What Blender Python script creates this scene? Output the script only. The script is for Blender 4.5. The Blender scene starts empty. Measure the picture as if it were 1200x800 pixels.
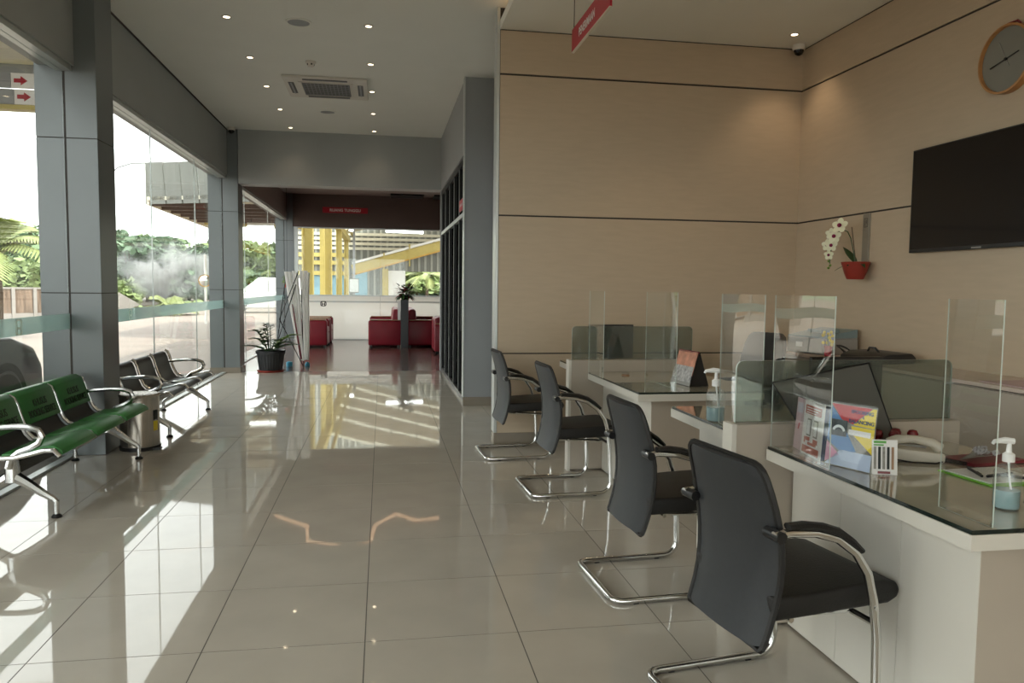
import bpy, bmesh, math, random
from mathutils import Matrix, Vector
random.seed(7)
PI = math.pi
SC = bpy.context.scene
COL = SC.collection

# ------------------------------------------------------------------ camera
F_PX, YAW, PITCH, ROLL, CAM_H = 897.93, 0.168087, -0.070060, 0.011169, 1.36957
def camera():
    cy, sy, cp, sp = math.cos(YAW), math.sin(YAW), math.cos(PITCH), math.sin(PITCH)
    f = Vector((sy*cp, cy*cp, sp)); r = Vector((cy, -sy, 0)); u = r.cross(f)
    c, s = math.cos(ROLL), math.sin(ROLL)
    R = c*r + s*u; U = -s*r + c*u
    cam = bpy.data.cameras.new('camera'); o = bpy.data.objects.new('camera', cam); COL.objects.link(o)
    cam.sensor_width = 36.0; cam.lens = F_PX*36.0/1200.0; cam.clip_start = 0.05; cam.clip_end = 600
    M = Matrix((R, U, -f)).transposed().to_4x4(); M.translation = (0, 0, CAM_H)
    o.matrix_world = M
    SC.camera = o
    return R, U, f
CR, CU, CF = camera()

# ------------------------------------------------------------------ sky, sun, exposure
W = bpy.data.worlds.new('sky'); SC.world = W; W.use_nodes = True
bg = W.node_tree.nodes['Background']
bg.inputs[0].default_value = (1.0, 0.99, 0.972, 1); bg.inputs[1].default_value = 3.0
sun = bpy.data.lights.new('sun', 'SUN'); sun.energy = 4.0; sun.angle = math.radians(2.0); sun.color = (1.0, 0.90, 0.76)
so = bpy.data.objects.new('sun', sun); COL.objects.link(so)
so.rotation_euler = Vector((-0.42, 0.22, -1.0)).to_track_quat('-Z', 'Y').to_euler()
vs = SC.view_settings
vs.view_transform = 'Standard'; vs.look = 'None'; vs.gamma = 1.0; vs.use_curve_mapping = False
vs.exposure = 0.36
cy_ = SC.cycles
cy_.use_denoising = True
cy_.max_bounces = 10; cy_.diffuse_bounces = 5; cy_.glossy_bounces = 5; cy_.transparent_max_bounces = 32
cy_.sample_clamp_indirect = 6.0; cy_.caustics_reflective = False; cy_.caustics_refractive = False

# ------------------------------------------------------------------ pixels to points
CAMP = Vector((0, 0, CAM_H))
def ray(u, v): return CR*((u-600)/F_PX) + CU*(-(v-400)/F_PX) + CF
def onz(u, v, z=0.0):
    d = ray(u, v); return CAMP + d*((z-CAM_H)/d.z)
def ony(u, v, y):
    d = ray(u, v); return CAMP + d*(y/d.y)
def onx(u, v, x):
    d = ray(u, v); return CAMP + d*(x/d.x)

# ------------------------------------------------------------------ materials
MATS = {}
def mat(name, col, rough=0.5, metal=0.0, noise=0.0, nscale=8.0, stretch=(1, 1, 1), bump=0.0, bscale=40.0, spec=0.5, coat=0.0, emit=None, estr=0.0, ior=1.45):
    m = bpy.data.materials.new(name); m.use_nodes = True
    nt = m.node_tree; b = nt.nodes['Principled BSDF']
    b.inputs['Base Color'].default_value = (*col, 1); b.inputs['Roughness'].default_value = rough
    b.inputs['Metallic'].default_value = metal; b.inputs['Specular IOR Level'].default_value = spec
    b.inputs['IOR'].default_value = ior; b.inputs['Coat Weight'].default_value = coat
    if emit: b.inputs['Emission Color'].default_value = (*emit, 1); b.inputs['Emission Strength'].default_value = estr
    if noise or bump:
        tc = nt.nodes.new('ShaderNodeTexCoord'); mp = nt.nodes.new('ShaderNodeMapping')
        mp.inputs['Scale'].default_value = stretch; nt.links.new(tc.outputs['Object'], mp.inputs[0])
    if noise:
        n = nt.nodes.new('ShaderNodeTexNoise'); n.inputs['Scale'].default_value = nscale; n.inputs['Detail'].default_value = 5
        nt.links.new(mp.outputs[0], n.inputs['Vector'])
        mr = nt.nodes.new('ShaderNodeMapRange'); mr.inputs[1].default_value = 0.3; mr.inputs[2].default_value = 0.7
        mr.inputs[3].default_value = 1-noise; mr.inputs[4].default_value = 1+noise
        nt.links.new(n.outputs['Fac'], mr.inputs[0])
        mx = nt.nodes.new('ShaderNodeVectorMath'); mx.operation = 'SCALE'; mx.inputs[0].default_value = col
        nt.links.new(mr.outputs[0], mx.inputs['Scale']); nt.links.new(mx.outputs[0], b.inputs['Base Color'])
    if bump:
        n2 = nt.nodes.new('ShaderNodeTexNoise'); n2.inputs['Scale'].default_value = bscale; n2.inputs['Detail'].default_value = 2
        nt.links.new(mp.outputs[0], n2.inputs['Vector'])
        bp = nt.nodes.new('ShaderNodeBump'); bp.inputs['Strength'].default_value = bump; bp.inputs['Distance'].default_value = 0.01
        nt.links.new(n2.outputs['Fac'], bp.inputs['Height']); nt.links.new(bp.outputs[0], b.inputs['Normal'])
    MATS[name] = m; return m

def glass(name, tint=(0.96, 0.98, 0.97), base=0.04, haze=0.0, hcol=(0.5, 0.55, 0.5), wave=0.0, wscale=4.0, gain=1.0):
    """thin clear sheet: transparent + Schlick mirror, optional milky part"""
    m = bpy.data.materials.new(name); m.use_nodes = True; nt = m.node_tree; N = nt.nodes; L = nt.links
    N.remove(N['Principled BSDF']); out = N['Material Output']
    tr = N.new('ShaderNodeBsdfTransparent'); tr.inputs[0].default_value = (*tint, 1)
    body = tr
    if haze:
        df = N.new('ShaderNodeBsdfDiffuse'); df.inputs[0].default_value = (*hcol, 1)
        tl = N.new('ShaderNodeBsdfTranslucent'); tl.inputs[0].default_value = (*hcol, 1)
        ad = N.new('ShaderNodeMixShader'); ad.inputs[0].default_value = 0.5; L.new(df.outputs[0], ad.inputs[1]); L.new(tl.outputs[0], ad.inputs[2])
        mx = N.new('ShaderNodeMixShader'); mx.inputs[0].default_value = haze
        L.new(tr.outputs[0], mx.inputs[1]); L.new(ad.outputs[0], mx.inputs[2]); body = mx
    gl = N.new('ShaderNodeBsdfGlossy'); gl.inputs['Roughness'].default_value = 0.0; gl.inputs[0].default_value = (0.95, 0.97, 0.96, 1)
    lw = N.new('ShaderNodeLayerWeight'); lw.inputs[0].default_value = 0.5
    p = N.new('ShaderNodeMath'); p.operation = 'POWER'; p.inputs[1].default_value = 5.0; L.new(lw.outputs['Facing'], p.inputs[0])
    a = N.new('ShaderNodeMath'); a.operation = 'MULTIPLY_ADD'; a.inputs[1].default_value = (1-base)*gain; a.inputs[2].default_value = base
    L.new(p.outputs[0], a.inputs[0])
    fm = N.new('ShaderNodeMixShader'); L.new(a.outputs[0], fm.inputs[0]); L.new(body.outputs[0], fm.inputs[1]); L.new(gl.outputs[0], fm.inputs[2])
    if wave:
        tc = N.new('ShaderNodeTexCoord'); n2 = N.new('ShaderNodeTexNoise'); n2.inputs['Scale'].default_value = wscale; n2.inputs['Detail'].default_value = 0
        L.new(tc.outputs['Object'], n2.inputs['Vector'])
        bp = N.new('ShaderNodeBump'); bp.inputs['Strength'].default_value = wave; bp.inputs['Distance'].default_value = 0.02
        L.new(n2.outputs['Fac'], bp.inputs['Height']); L.new(bp.outputs[0], gl.inputs['Normal'])
    L.new(fm.outputs[0], out.inputs['Surface'])
    MATS[name] = m; return m

def emis(name, col, s):
    m = bpy.data.materials.new(name); m.use_nodes = True; nt = m.node_tree
    nt.nodes.remove(nt.nodes['Principled BSDF']); e = nt.nodes.new('ShaderNodeEmission')
    e.inputs[0].default_value = (*col, 1); e.inputs[1].default_value = s
    nt.links.new(e.outputs[0], nt.nodes['Material Output'].inputs['Surface']); MATS[name] = m; return m

mat('tile', (0.545, 0.50, 0.43), 0.028, noise=0.05, nscale=3, bump=0.008, bscale=5, ior=1.68)
mat('grout', (0.12, 0.11, 0.10), 0.8, noise=0.1)
mat('beige', (0.52, 0.42, 0.305), 0.38, noise=0.035, nscale=5, stretch=(1, 1, 6))
mat('groove', (0.04, 0.035, 0.03), 0.6, noise=0.05)
mat('greybeam', (0.37, 0.388, 0.388), 0.5, noise=0.03, nscale=2)
mat('acp', (0.185, 0.205, 0.212), 0.32, metal=0.25, noise=0.03, nscale=2)
mat('greywall', (0.31, 0.325, 0.335), 0.5, noise=0.03, nscale=2)
mat('ceil', (0.82, 0.825, 0.775), 0.7, noise=0.015, nscale=2)
mat('brownwall', (0.12, 0.085, 0.075), 0.5, noise=0.05, nscale=2)
mat('skirt', (0.26, 0.225, 0.18), 0.25, noise=0.06, nscale=4)
mat('white', (0.69, 0.66, 0.595), 0.35, noise=0.02, nscale=3)
mat('whitepaint', (0.80, 0.80, 0.78), 0.4, noise=0.02)
mat('alu', (0.55, 0.58, 0.57), 0.35, metal=0.5, noise=0.03)
mat('cabinettop', (0.62, 0.51, 0.44), 0.35, noise=0.03)
mat('deskside', (0.47, 0.41, 0.34), 0.4, noise=0.03, nscale=4)
mat('desktop', (0.40, 0.37, 0.29), 0.02, noise=0.12, nscale=5, ior=1.6, coat=0.6)
mat('glassedge', (0.012, 0.02, 0.016), 0.15, noise=0.05)
mat('chrome', (0.72, 0.72, 0.71), 0.12, metal=1.0, noise=0.02)
mat('castalu', (0.62, 0.63, 0.63), 0.25, metal=1.0, noise=0.04)
mat('leather', (0.009, 0.008, 0.0075), 0.48, noise=0.12, nscale=30, bump=0.15, bscale=160)
mat('chairback', (0.026, 0.028, 0.031), 0.5, noise=0.06, nscale=60, bump=0.1, bscale=300)
mat('blackplastic', (0.012, 0.012, 0.013), 0.35, noise=0.08)
mat('blackmetal', (0.022, 0.024, 0.025), 0.25, metal=0.6, noise=0.1)
mat('perf', (0.022, 0.025, 0.025), 0.38, metal=0.25, noise=0.08, nscale=90)
mat('green', (0.035, 0.195, 0.040), 0.42, noise=0.06, nscale=12, bump=0.06, bscale=60)
mat('blackink', (0.008, 0.012, 0.008), 0.5, noise=0.03)
mat('steel', (0.42, 0.38, 0.33), 0.22, metal=0.9, noise=0.12, nscale=14, stretch=(8, 8, 0.3))
mat('darkframe', (0.008, 0.009, 0.010), 0.3, noise=0.05)
mat('red', (0.19, 0.006, 0.016), 0.4, noise=0.06, nscale=6)
mat('tan', (0.30, 0.17, 0.09), 0.35, noise=0.12, nscale=20)
mat('cream', (0.75, 0.70, 0.60), 0.5, noise=0.03)
mat('signred', (0.42, 0.012, 0.03), 0.35, noise=0.02)
mat('inkwhite', (0.85, 0.85, 0.84), 0.4, noise=0.02)
mat('woodfloor', (0.085, 0.044, 0.034), 0.16, noise=0.3, nscale=3, stretch=(0.6, 9, 1), bump=0.02, bscale=8, ior=1.5)
mat('leafdark', (0.022, 0.065, 0.014), 0.35, noise=0.35, nscale=5)
mat('leaflight', (0.13, 0.22, 0.035), 0.4, noise=0.25, nscale=5)
mat('potblack', (0.018, 0.02, 0.023), 0.35, noise=0.08)
mat('soil', (0.05, 0.035, 0.025), 0.9, noise=0.3, nscale=40)
mat('potred', (0.28, 0.030, 0.018), 0.45, noise=0.06)
mat('petal', (0.80, 0.80, 0.58), 0.5, noise=0.05)
mat('petalheart', (0.22, 0.01, 0.06), 0.5, noise=0.05)
mat('clockwood', (0.45, 0.22, 0.08), 0.4, noise=0.12, nscale=20)
mat('clockface', (0.22, 0.215, 0.19), 0.3, noise=0.03)
mat('screen', (0.006, 0.006, 0.007), 0.08, noise=0.04)
mat('taupe', (0.30, 0.27, 0.22), 0.35, metal=0.3, noise=0.05)
mat('concrete', (0.34, 0.32, 0.30), 0.7, noise=0.08, nscale=1.5, bump=0.1)
mat('paving', (0.25, 0.21, 0.182), 0.65, noise=0.10, nscale=0.35, stretch=(1, 3, 1))
mat('mouldy', (0.22, 0.16, 0.12), 0.85, noise=0.5, nscale=2, stretch=(5, 5, 0.6))
mat('carpaint', (0.008, 0.009, 0.012), 0.35, coat=0.15, noise=0.03)
mat('tyre', (0.015, 0.015, 0.015), 0.7, noise=0.1)
mat('vanwhite', (0.75, 0.76, 0.76), 0.2, coat=0.6, noise=0.02)
mat('sheet', (0.20, 0.21, 0.19), 0.5, noise=0.1, nscale=2, stretch=(6, 6, 0.5))
mat('ribgrey', (0.36, 0.37, 0.33), 0.5, noise=0.05)
mat('creamroof', (0.70, 0.68, 0.56), 0.6, noise=0.05)
mat('yellow', (0.50, 0.41, 0.13), 0.45, noise=0.08, nscale=3)
mat('orange', (0.55, 0.32, 0.06), 0.45, noise=0.08)
mat('bluedoor', (0.25, 0.42, 0.50), 0.5, noise=0.05)
mat('bark', (0.11, 0.08, 0.055), 0.9, noise=0.3, nscale=6)
mat('tree1', (0.15, 0.23, 0.11), 0.6, noise=0.45, nscale=0.8)
mat('tree2', (0.22, 0.29, 0.12), 0.6, noise=0.45, nscale=0.8)
mat('tree3', (0.12, 0.20, 0.12), 0.6, noise=0.4, nscale=0.8)
mat('palm', (0.22, 0.26, 0.09), 0.5, noise=0.4, nscale=1.5)
mat('hill', (0.19, 0.26, 0.18), 0.9, noise=0.4, nscale=0.15)
mat('band', (0.33, 0.52, 0.50), 0.5, noise=0.02)
mat('logo', (0.62, 0.66, 0.55), 0.4, noise=0.02)
mat('pink', (0.55, 0.40, 0.42), 0.5, noise=0.05)
mat('paper', (0.78, 0.77, 0.75), 0.6, noise=0.02)
mat('lilac', (0.55, 0.52, 0.58), 0.6, noise=0.02)
mat('posterblue', (0.07, 0.20, 0.45), 0.4, noise=0.03)
mat('postersky', (0.50, 0.60, 0.78), 0.4, noise=0.03)
mat('posterred', (0.50, 0.02, 0.03), 0.4, noise=0.03)
mat('posteryellow', (0.75, 0.58, 0.02), 0.4, noise=0.03)
mat('posterpink', (0.72, 0.36, 0.50), 0.4, noise=0.03)
mat('postergrey', (0.25, 0.24, 0.21), 0.4, noise=0.25, nscale=70)
mat('brick', (0.50, 0.14, 0.10), 0.5, noise=0.04)
mat('navy', (0.02, 0.045, 0.14), 0.4, noise=0.05)
mat('inkgreen', (0.12, 0.38, 0.08), 0.5, noise=0.03)
mat('phone', (0.55, 0.51, 0.43), 0.4, noise=0.03)
mat('stampred', (0.16, 0.008, 0.012), 0.3, noise=0.05)
mat('limegreen', (0.18, 0.50, 0.03), 0.35, noise=0.03)
mat('olive', (0.40, 0.40, 0.08), 0.5, noise=0.05)
mat('boardgrey', (0.10, 0.10, 0.09), 0.4, noise=0.03)
mat('printergrey', (0.30, 0.29, 0.27), 0.45, noise=0.03)
mat('printerblue', (0.20, 0.27, 0.28), 0.4, noise=0.03)
mat('calorange', (0.62, 0.26, 0.16), 0.45, noise=0.35, nscale=14)
mat('calgrey', (0.42, 0.40, 0.40), 0.45, noise=0.5, nscale=45)
mat('wine', (0.20, 0.02, 0.03), 0.4, noise=0.05)
mat('bluecap', (0.05, 0.33, 0.50), 0.35, noise=0.03)
mat('fabricwhite', (0.72, 0.71, 0.69), 0.55, noise=0.06, nscale=5, stretch=(3, 3, 0.4))
mat('fabricgrey', (0.46, 0.45, 0.46), 0.55, noise=0.10, nscale=5, stretch=(3, 3, 0.4))
mat('gel', (0.30, 0.44, 0.46), 0.08, noise=0.03)
mat('flowerwine', (0.16, 0.03, 0.035), 0.6, noise=0.3, nscale=20)
mat('yellowlabel', (0.70, 0.55, 0.03), 0.5, noise=0.03)
glass('window_glass', (0.95, 0.98, 0.97), 0.03, gain=0.45)
glass('dark_glass', (0.10, 0.11, 0.11), 0.03, gain=0.25)
glass('acrylic', (0.97, 0.98, 0.975), 0.06, wave=0.10, wscale=3.0, gain=1.5)
glass('smoked', (0.60, 0.63, 0.58), 0.03, haze=0.16, hcol=(0.40, 0.44, 0.40))
glass('bandfilm', (0.72, 0.86, 0.85), 0.04, haze=0.6, hcol=(0.72, 0.88, 0.86))
glass('logofilm', (0.9, 0.9, 0.85), 0.02, haze=0.95, hcol=(1.0, 1.0, 0.9))
glass('frost', (0.8, 0.8, 0.78), 0.03, haze=0.97, hcol=(0.93, 0.94, 0.90))
glass('banner', (0.8, 0.8, 0.78), 0.0, haze=0.98, hcol=(0.95, 0.94, 0.92))
mat('litedge', (0.62, 0.70, 0.66), 0.25, noise=0.02)  # pale colour stands in for light caught in the sheet edges
glass('bottle', (0.95, 0.97, 0.97), 0.05, haze=0.10, hcol=(0.8, 0.85, 0.85))
glass('clearfilm', (0.97, 0.97, 0.97), 0.02, gain=0.7)
emis('lamp', (1.0, 0.80, 0.55), 9.0)
emis('cove', (1.0, 0.62, 0.32), 3.0)
emis('cove_soft', (1.0, 0.60, 0.34), 0.95)
emis('tube', (1.0, 1.0, 0.97), 5.0)

# ------------------------------------------------------------------ mesh helpers
WM = {}
class MB:
    def __init__(s): s.v = []; s.f = []; s.m = []
    def add(s, vs, fs, mi=0, M=None):
        k = len(s.v)
        for p in vs:
            p = Vector(p); s.v.append(M @ p if M else p)
        for f in fs: s.f.append([i+k for i in f]); s.m.append(mi)
        return s
    def box(s, x0, x1, y0, y1, z0, z1, mi=0, M=None):
        vs = [(x, y, z) for x in (x0, x1) for y in (y0, y1) for z in (z0, z1)]
        fs = [(0, 1, 3, 2), (4, 6, 7, 5), (0, 4, 5, 1), (2, 3, 7, 6), (0, 2, 6, 4), (1, 5, 7, 3)]
        return s.add(vs, fs, mi, M)
    def bar(s, a, b, w, h, up=(0, 0, 1), mi=0):
        a = Vector(a); b = Vector(b); d = (b-a); L = d.length; d.normalize()
        up = Vector(up); r = d.cross(up)
        if r.length < 1e-4: r = d.cross(Vector((1, 0, 0)))
        r.normalize(); u = r.cross(d)
        M = Matrix((r, d, u)).transposed().to_4x4(); M.translation = a
        return s.box(-w/2, w/2, 0, L, -h/2, h/2, mi, M)
    def tube(s, pts, r, n=8, closed=False, mi=0, flat=1.0):
        pts = [Vector(p) for p in pts]; k = len(pts); vs = []; fs = []
        rr = r if isinstance(r, (list, tuple)) else [r]*k
        prev = None
        for i, p in enumerate(pts):
            if closed: t = pts[(i+1) % k]-pts[i-1]
            else: t = pts[min(i+1, k-1)]-pts[max(i-1, 0)]
            t.normalize()
            if prev is None:
                a = Vector((0, 0, 1)) if abs(t.z) < 0.9 else Vector((1, 0, 0))
                nrm = (a - t*a.dot(t)).normalized()
            else:
                nrm = (prev - t*prev.dot(t)).normalized()
            prev = nrm; b = t.cross(nrm)
            for j in range(n):
                an = 2*PI*j/n; vs.append(p + (nrm*math.cos(an)*flat + b*math.sin(an))*rr[i])
        for i in range(k if closed else k-1):
            for j in range(n):
                a = i*n+j; b_ = i*n+(j+1) % n; c = ((i+1) % k)*n+(j+1) % n; d = ((i+1) % k)*n+j
                fs.append((a, b_, c, d))
        if not closed: fs.append(tuple(range(n))[::-1]); fs.append(tuple((k-1)*n+j for j in range(n)))
        return s.add(vs, fs, mi)
    def lathe(s, prof, n=24, c=(0, 0, 0), mi=0, M=None, cap=True):
        vs = []; fs = []; k = len(prof)
        for r, z in prof:
            for j in range(n):
                a = 2*PI*j/n; vs.append((c[0]+r*math.cos(a), c[1]+r*math.sin(a), c[2]+z))
        for i in range(k-1):
            for j in range(n): fs.append((i*n+j, i*n+(j+1) % n, (i+1)*n+(j+1) % n, (i+1)*n+j))
        if cap: fs.append(tuple(range(n))[::-1]); fs.append(tuple((k-1)*n+j for j in range(n)))
        return s.add(vs, fs, mi, M)
    def prism(s, poly, a0, a1, axis='y', mi=0, M=None):
        """poly in (x,z) for axis y, (x,y) for z, (y,z) for x"""
        k = len(poly); vs = []
        for a in (a0, a1):
            for p, q in poly: vs.append({'y': (p, a, q), 'z': (p, q, a), 'x': (a, p, q)}[axis])
        fs = [tuple(range(k))[::-1], tuple(range(k, 2*k))] + [(i, (i+1) % k, k+(i+1) % k, k+i) for i in range(k)]
        return s.add(vs, fs, mi, M)
    def strip(s, prof, y0, y1, t, mi=0):
        """profile (x,z) made into a bent plate of thickness t, extruded along y"""
        n = len(prof); top = []; bot = []
        for i in range(n):
            a = prof[max(i-1, 0)]; b = prof[min(i+1, n-1)]; dx, dz = b[0]-a[0], b[1]-a[1]; l = math.hypot(dx, dz)
            nx, nz = -dz/l, dx/l
            top.append((prof[i][0]+nx*t/2, prof[i][1]+nz*t/2)); bot.append((prof[i][0]-nx*t/2, prof[i][1]-nz*t/2))
        vs = []; fs = []
        for y in (y0, y1):
            for p in top: vs.append((p[0], y, p[1]))
            for p in bot: vs.append((p[0], y, p[1]))
        for i in range(n-1):
            fs += [(i, i+1, 2*n+i+1, 2*n+i), (n+i+1, n+i, 3*n+i, 3*n+i+1), (i+1, i, n+i, n+i+1), (2*n+i, 2*n+i+1, 3*n+i+1, 3*n+i)]
        fs += [(0, 2*n, 3*n, n), (n-1, 2*n-1, 4*n-1, 3*n-1)]
        return s.add(vs, fs, mi)
    def ball(s, c, r, n=8, mi=0, sc=(1, 1, 1), M=None):
        vs = []; fs = []; m = max(4, n//2+1)
        for i in range(1, m):
            th = PI*i/m
            for j in range(n):
                a = 2*PI*j/n; vs.append((c[0]+r*sc[0]*math.sin(th)*math.cos(a), c[1]+r*sc[1]*math.sin(th)*math.sin(a), c[2]+r*sc[2]*math.cos(th)))
        vs.append((c[0], c[1], c[2]+r*sc[2])); vs.append((c[0], c[1], c[2]-r*sc[2])); T = len(vs)-2
        for i in range(m-2):
            for j in range(n): fs.append((i*n+j, (i+1)*n+j, (i+1)*n+(j+1) % n, i*n+(j+1) % n))
        for j in range(n): fs.append((T, j, (j+1) % n)); fs.append((T+1, (m-2)*n+(j+1) % n, (m-2)*n+j))
        return s.add(vs, fs, mi, M)
    def mesh(s, name, mats, smooth=False, bevel=0.0, seg=2, fixn=True, inv=None):
        me = bpy.data.meshes.new(name)
        vs = [inv @ v for v in s.v] if inv else s.v
        me.from_pydata([tuple(v) for v in vs], [], s.f)
        for mm in ([mats] if isinstance(mats, str) else mats): me.materials.append(MATS[mm])
        for p, mi in zip(me.polygons, s.m): p.material_index = mi
        if bevel or fixn:
            bm = bmesh.new(); bm.from_mesh(me)
            if fixn: bmesh.ops.recalc_face_normals(bm, faces=bm.faces)
            if bevel:
                ed = [e for e in bm.edges if len(e.link_faces) == 2 and e.calc_face_angle(0) > 0.5]
                bmesh.ops.bevel(bm, geom=ed, offset=bevel, segments=seg, affect='EDGES', profile=0.5, clamp_overlap=True)
            bm.to_mesh(me); bm.free()
        if smooth:
            for p in me.polygons: p.use_smooth = True
            me.set_sharp_from_angle(angle=math.radians(40))
        return me
    def build(s, name, mats, parent=None, smooth=False, bevel=0.0, seg=2, world=False, kind=None, fixn=True):
        inv = WM[parent].inverted() if (world and parent is not None) else None
        o = bpy.data.objects.new(name, s.mesh(name, mats, smooth, bevel, seg, fixn, inv)); COL.objects.link(o)
        if parent is not None: o.parent = parent; WM[o] = WM[parent]
        else: WM[o] = Matrix()
        if kind: o['kind'] = kind
        return o
def tag(o, label, cat, group=None, kind=None):
    o['label'] = label; o['category'] = cat
    if group: o['group'] = group
    if kind: o['kind'] = kind
    return o
def thing(name, label, cat, loc=(0, 0, 0), rz=0.0, group=None):
    o = bpy.data.objects.new(name, None); COL.objects.link(o); o.empty_display_size = 0.1
    o.location = loc; o.rotation_euler = (0, 0, rz); tag(o, label, cat, group)
    WM[o] = Matrix.Translation(Vector(loc)) @ Matrix.Rotation(rz, 4, 'Z'); return o
def clone(src, loc, rz, label=None, group=None):
    kids = {}
    for o in bpy.data.objects:
        if o.parent is not None: kids.setdefault(o.parent, []).append(o)
    def rec(o, par):
        c = o.copy(); COL.objects.link(c); c.parent = par
        for ch in kids.get(o, []): rec(ch, c)
        return c
    r = rec(src, None); r.location = loc; r.rotation_euler = (0, 0, rz)
    if label: r['label'] = label
    if group: r['group'] = group
    WM[r] = Matrix.Translation(Vector(loc)) @ Matrix.Rotation(rz, 4, 'Z'); return r
def piece(src, loc, name=None, parent=None):
    c = bpy.data.objects.new(name or src.name.split('.')[0], src.data); COL.objects.link(c)
    c.location = loc; c.parent = parent; return c
class Frame:
    """a flat print surface: origin, right and up directions"""
    def __init__(s, o, r, u): s.o = Vector(o); s.r = Vector(r).normalized(); s.u = Vector(u).normalized(); s.n = s.r.cross(s.u)
    def p(s, a, b, d=0.0): return s.o + s.r*a + s.u*b + s.n*d
def flat(name, m, fr, poly, parent, d=0.001, t=0.001):
    mb = MB(); k = len(poly)
    vs = [fr.p(a, b, d) for a, b in poly] + [fr.p(a, b, d+t) for a, b in poly]
    mb.add(vs, [tuple(range(k))[::-1], tuple(range(k, 2*k))] + [(i, (i+1) % k, k+(i+1) % k, k+i) for i in range(k)])
    return mb.build(name, m, parent, world=True)
def rect(x0, y0, x1, y1): return [(x0, y0), (x1, y0), (x1, y1), (x0, y1)]
def text(body, size, m, fr, parent, name='lettering', d=0.002, align='LEFT', bold=0.0, squeeze=1.0):
    cu = bpy.data.curves.new('t', 'FONT'); cu.body = body; cu.size = size; cu.align_x = align; cu.extrude = 0.0006; cu.offset = bold; cu.resolution_u = 3
    to = bpy.data.objects.new('t', cu); COL.objects.link(to)
    dg = bpy.context.evaluated_depsgraph_get(); dg.update()
    me = bpy.data.meshes.new_from_object(to.evaluated_get(dg)); bpy.data.objects.remove(to); bpy.data.curves.remove(cu)
    inv = WM[parent].inverted()
    for v in me.vertices: v.co = inv @ fr.p(v.co.x*squeeze, v.co.y, d+v.co.z)
    me.materials.clear(); me.materials.append(MATS[m]); me.name = name
    o = bpy.data.objects.new(name, me); COL.objects.link(o); o.parent = parent; WM[o] = WM[parent]
    return o
def emblem(fr, w, h, parent, m='logofilm', d=0.001, name='emblem'):
    """rounded ring with a flared H inside"""
    mb = MB(); t = w*0.11
    def rr(w, h, r, n=5):
        out = []
        for cx, cy, a0 in ((w/2-r, h/2-r, 0), (-w/2+r, h/2-r, 90), (-w/2+r, -h/2+r, 180), (w/2-r, -h/2+r, 270)):
            for i in range(n+1):
                a = math.radians(a0+90*i/n); out.append((cx+r*math.cos(a), cy+r*math.sin(a)))
        return out
    A = rr(w, h, w*0.28); B = rr(w-2*t, h-2*t, w*0.2); k = len(A)
    mb.add([fr.p(a, b, d) for a, b in A]+[fr.p(a, b, d) for a, b in B], [(i, (i+1) % k, k+(i+1) % k, k+i) for i in range(k)])
    for sgn in (-1, 1):
        q = [(sgn*w*0.34, h*0.40), (sgn*w*0.20, h*0.40), (sgn*w*0.15, -h*0.40), (sgn*w*0.30, -h*0.40)]
        mb.add([fr.p(a, b, d) for a, b in q], [(0, 1, 2, 3)])
    mb.add([fr.p(a, b, d) for a, b in rect(-w*0.2, -h*0.13, w*0.2, h*0.02)], [(0, 1, 2, 3)])
    return mb.build(name, m, parent, world=True, fixn=False)

# ================================================================== THE SETTING
XG = -2.42                    # glass line of the left facade
XL0, XL1 = -2.62, -2.18       # column faces
YB = 6.578                    # beige wall with the groove lines
XR = 3.768                    # right wall
ZC, ZD = 3.73, 3.55           # main and dropped ceilings
YF = 19.9                     # far wall of the waiting room
XGW = 0.93                    # grey wall face with the black glazing
TX0, TY0, T = -1.26677, 2.92175, 0.6

# floor: grout bed + 220 single tiles, plain slab behind the viewer, wood beyond
fl = MB().box(-2.75, XR+0.1, TY0-4*T, TY0+16*T, -0.15, -0.0009).build('floor', 'grout', kind='structure')
tm = MB().box(-T/2+0.0022, T/2-0.0022, -T/2+0.0022, T/2-0.0022, -0.012, 0).mesh('floor_tile', 'tile')
for i in range(-2, 9):
    for j in range(-4, 16):
        o = bpy.data.objects.new('floor_tile', tm); COL.objects.link(o); o.parent = fl
        o.location = (TX0+(i+0.5)*T, TY0+(j+0.5)*T, 0)
        o.rotation_euler = (random.uniform(-1, 1)*0.0007, random.uniform(-1, 1)*0.0007, random.choice((0, PI/2, PI)))
MB().box(-2.75, XR+0.1, -7.1, TY0-4*T, -0.15, 0).build('floor_showroom', 'tile', kind='structure')
MB().box(-2.75, 4.7, TY0+16*T, YF+0.2, -0.15, 0).build('floor_waiting', 'woodfloor', kind='structure')
MB().box(XR+0.1, 4.7, 6.5, TY0+16*T, -0.15, 0).build('floor_office', 'woodfloor', kind='structure')

# ceilings
MB().box(-2.35, 4.7, -7.1, 12.4, ZC, ZC+0.1).build('ceiling', 'ceil', kind='structure')
dc = MB().box(0.99, XR, -7.1, YB, ZD, ZD+0.012).build('ceiling_dropped', 'ceil', kind='structure')
MB().box(0.985, 0.998, -7.1, YB, ZD-0.002, ZD+0.075).build('ceiling_fascia', 'ceil', dc)
MB().box(1.10, 1.125, -7.0, YB-0.1, ZD+0.013, ZD+0.03).build('cove_strip', 'cove', dc)
wc = MB().box(-2.35, 4.7, 12.4, YF+0.2, ZC, ZC+0.1).build('ceiling_waiting', 'brownwall', kind='structure')
cp = [(-2.35, 17.2), (-1.53, 16.3), (-1.43, 15.3), (-0.62, 14.85), (-0.27, 15.05), (-0.2, 16.1), (0.28, 17.0), (0.76, 16.4), (1.3, 16.6), (1.9, 15.6)]
cpan = MB().prism(cp+[(1.9, 19.5), (-2.35, 19.5)], 3.60, 3.64, 'z').build('ceiling_panel', 'brownwall', wc)
cv = MB()
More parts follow.
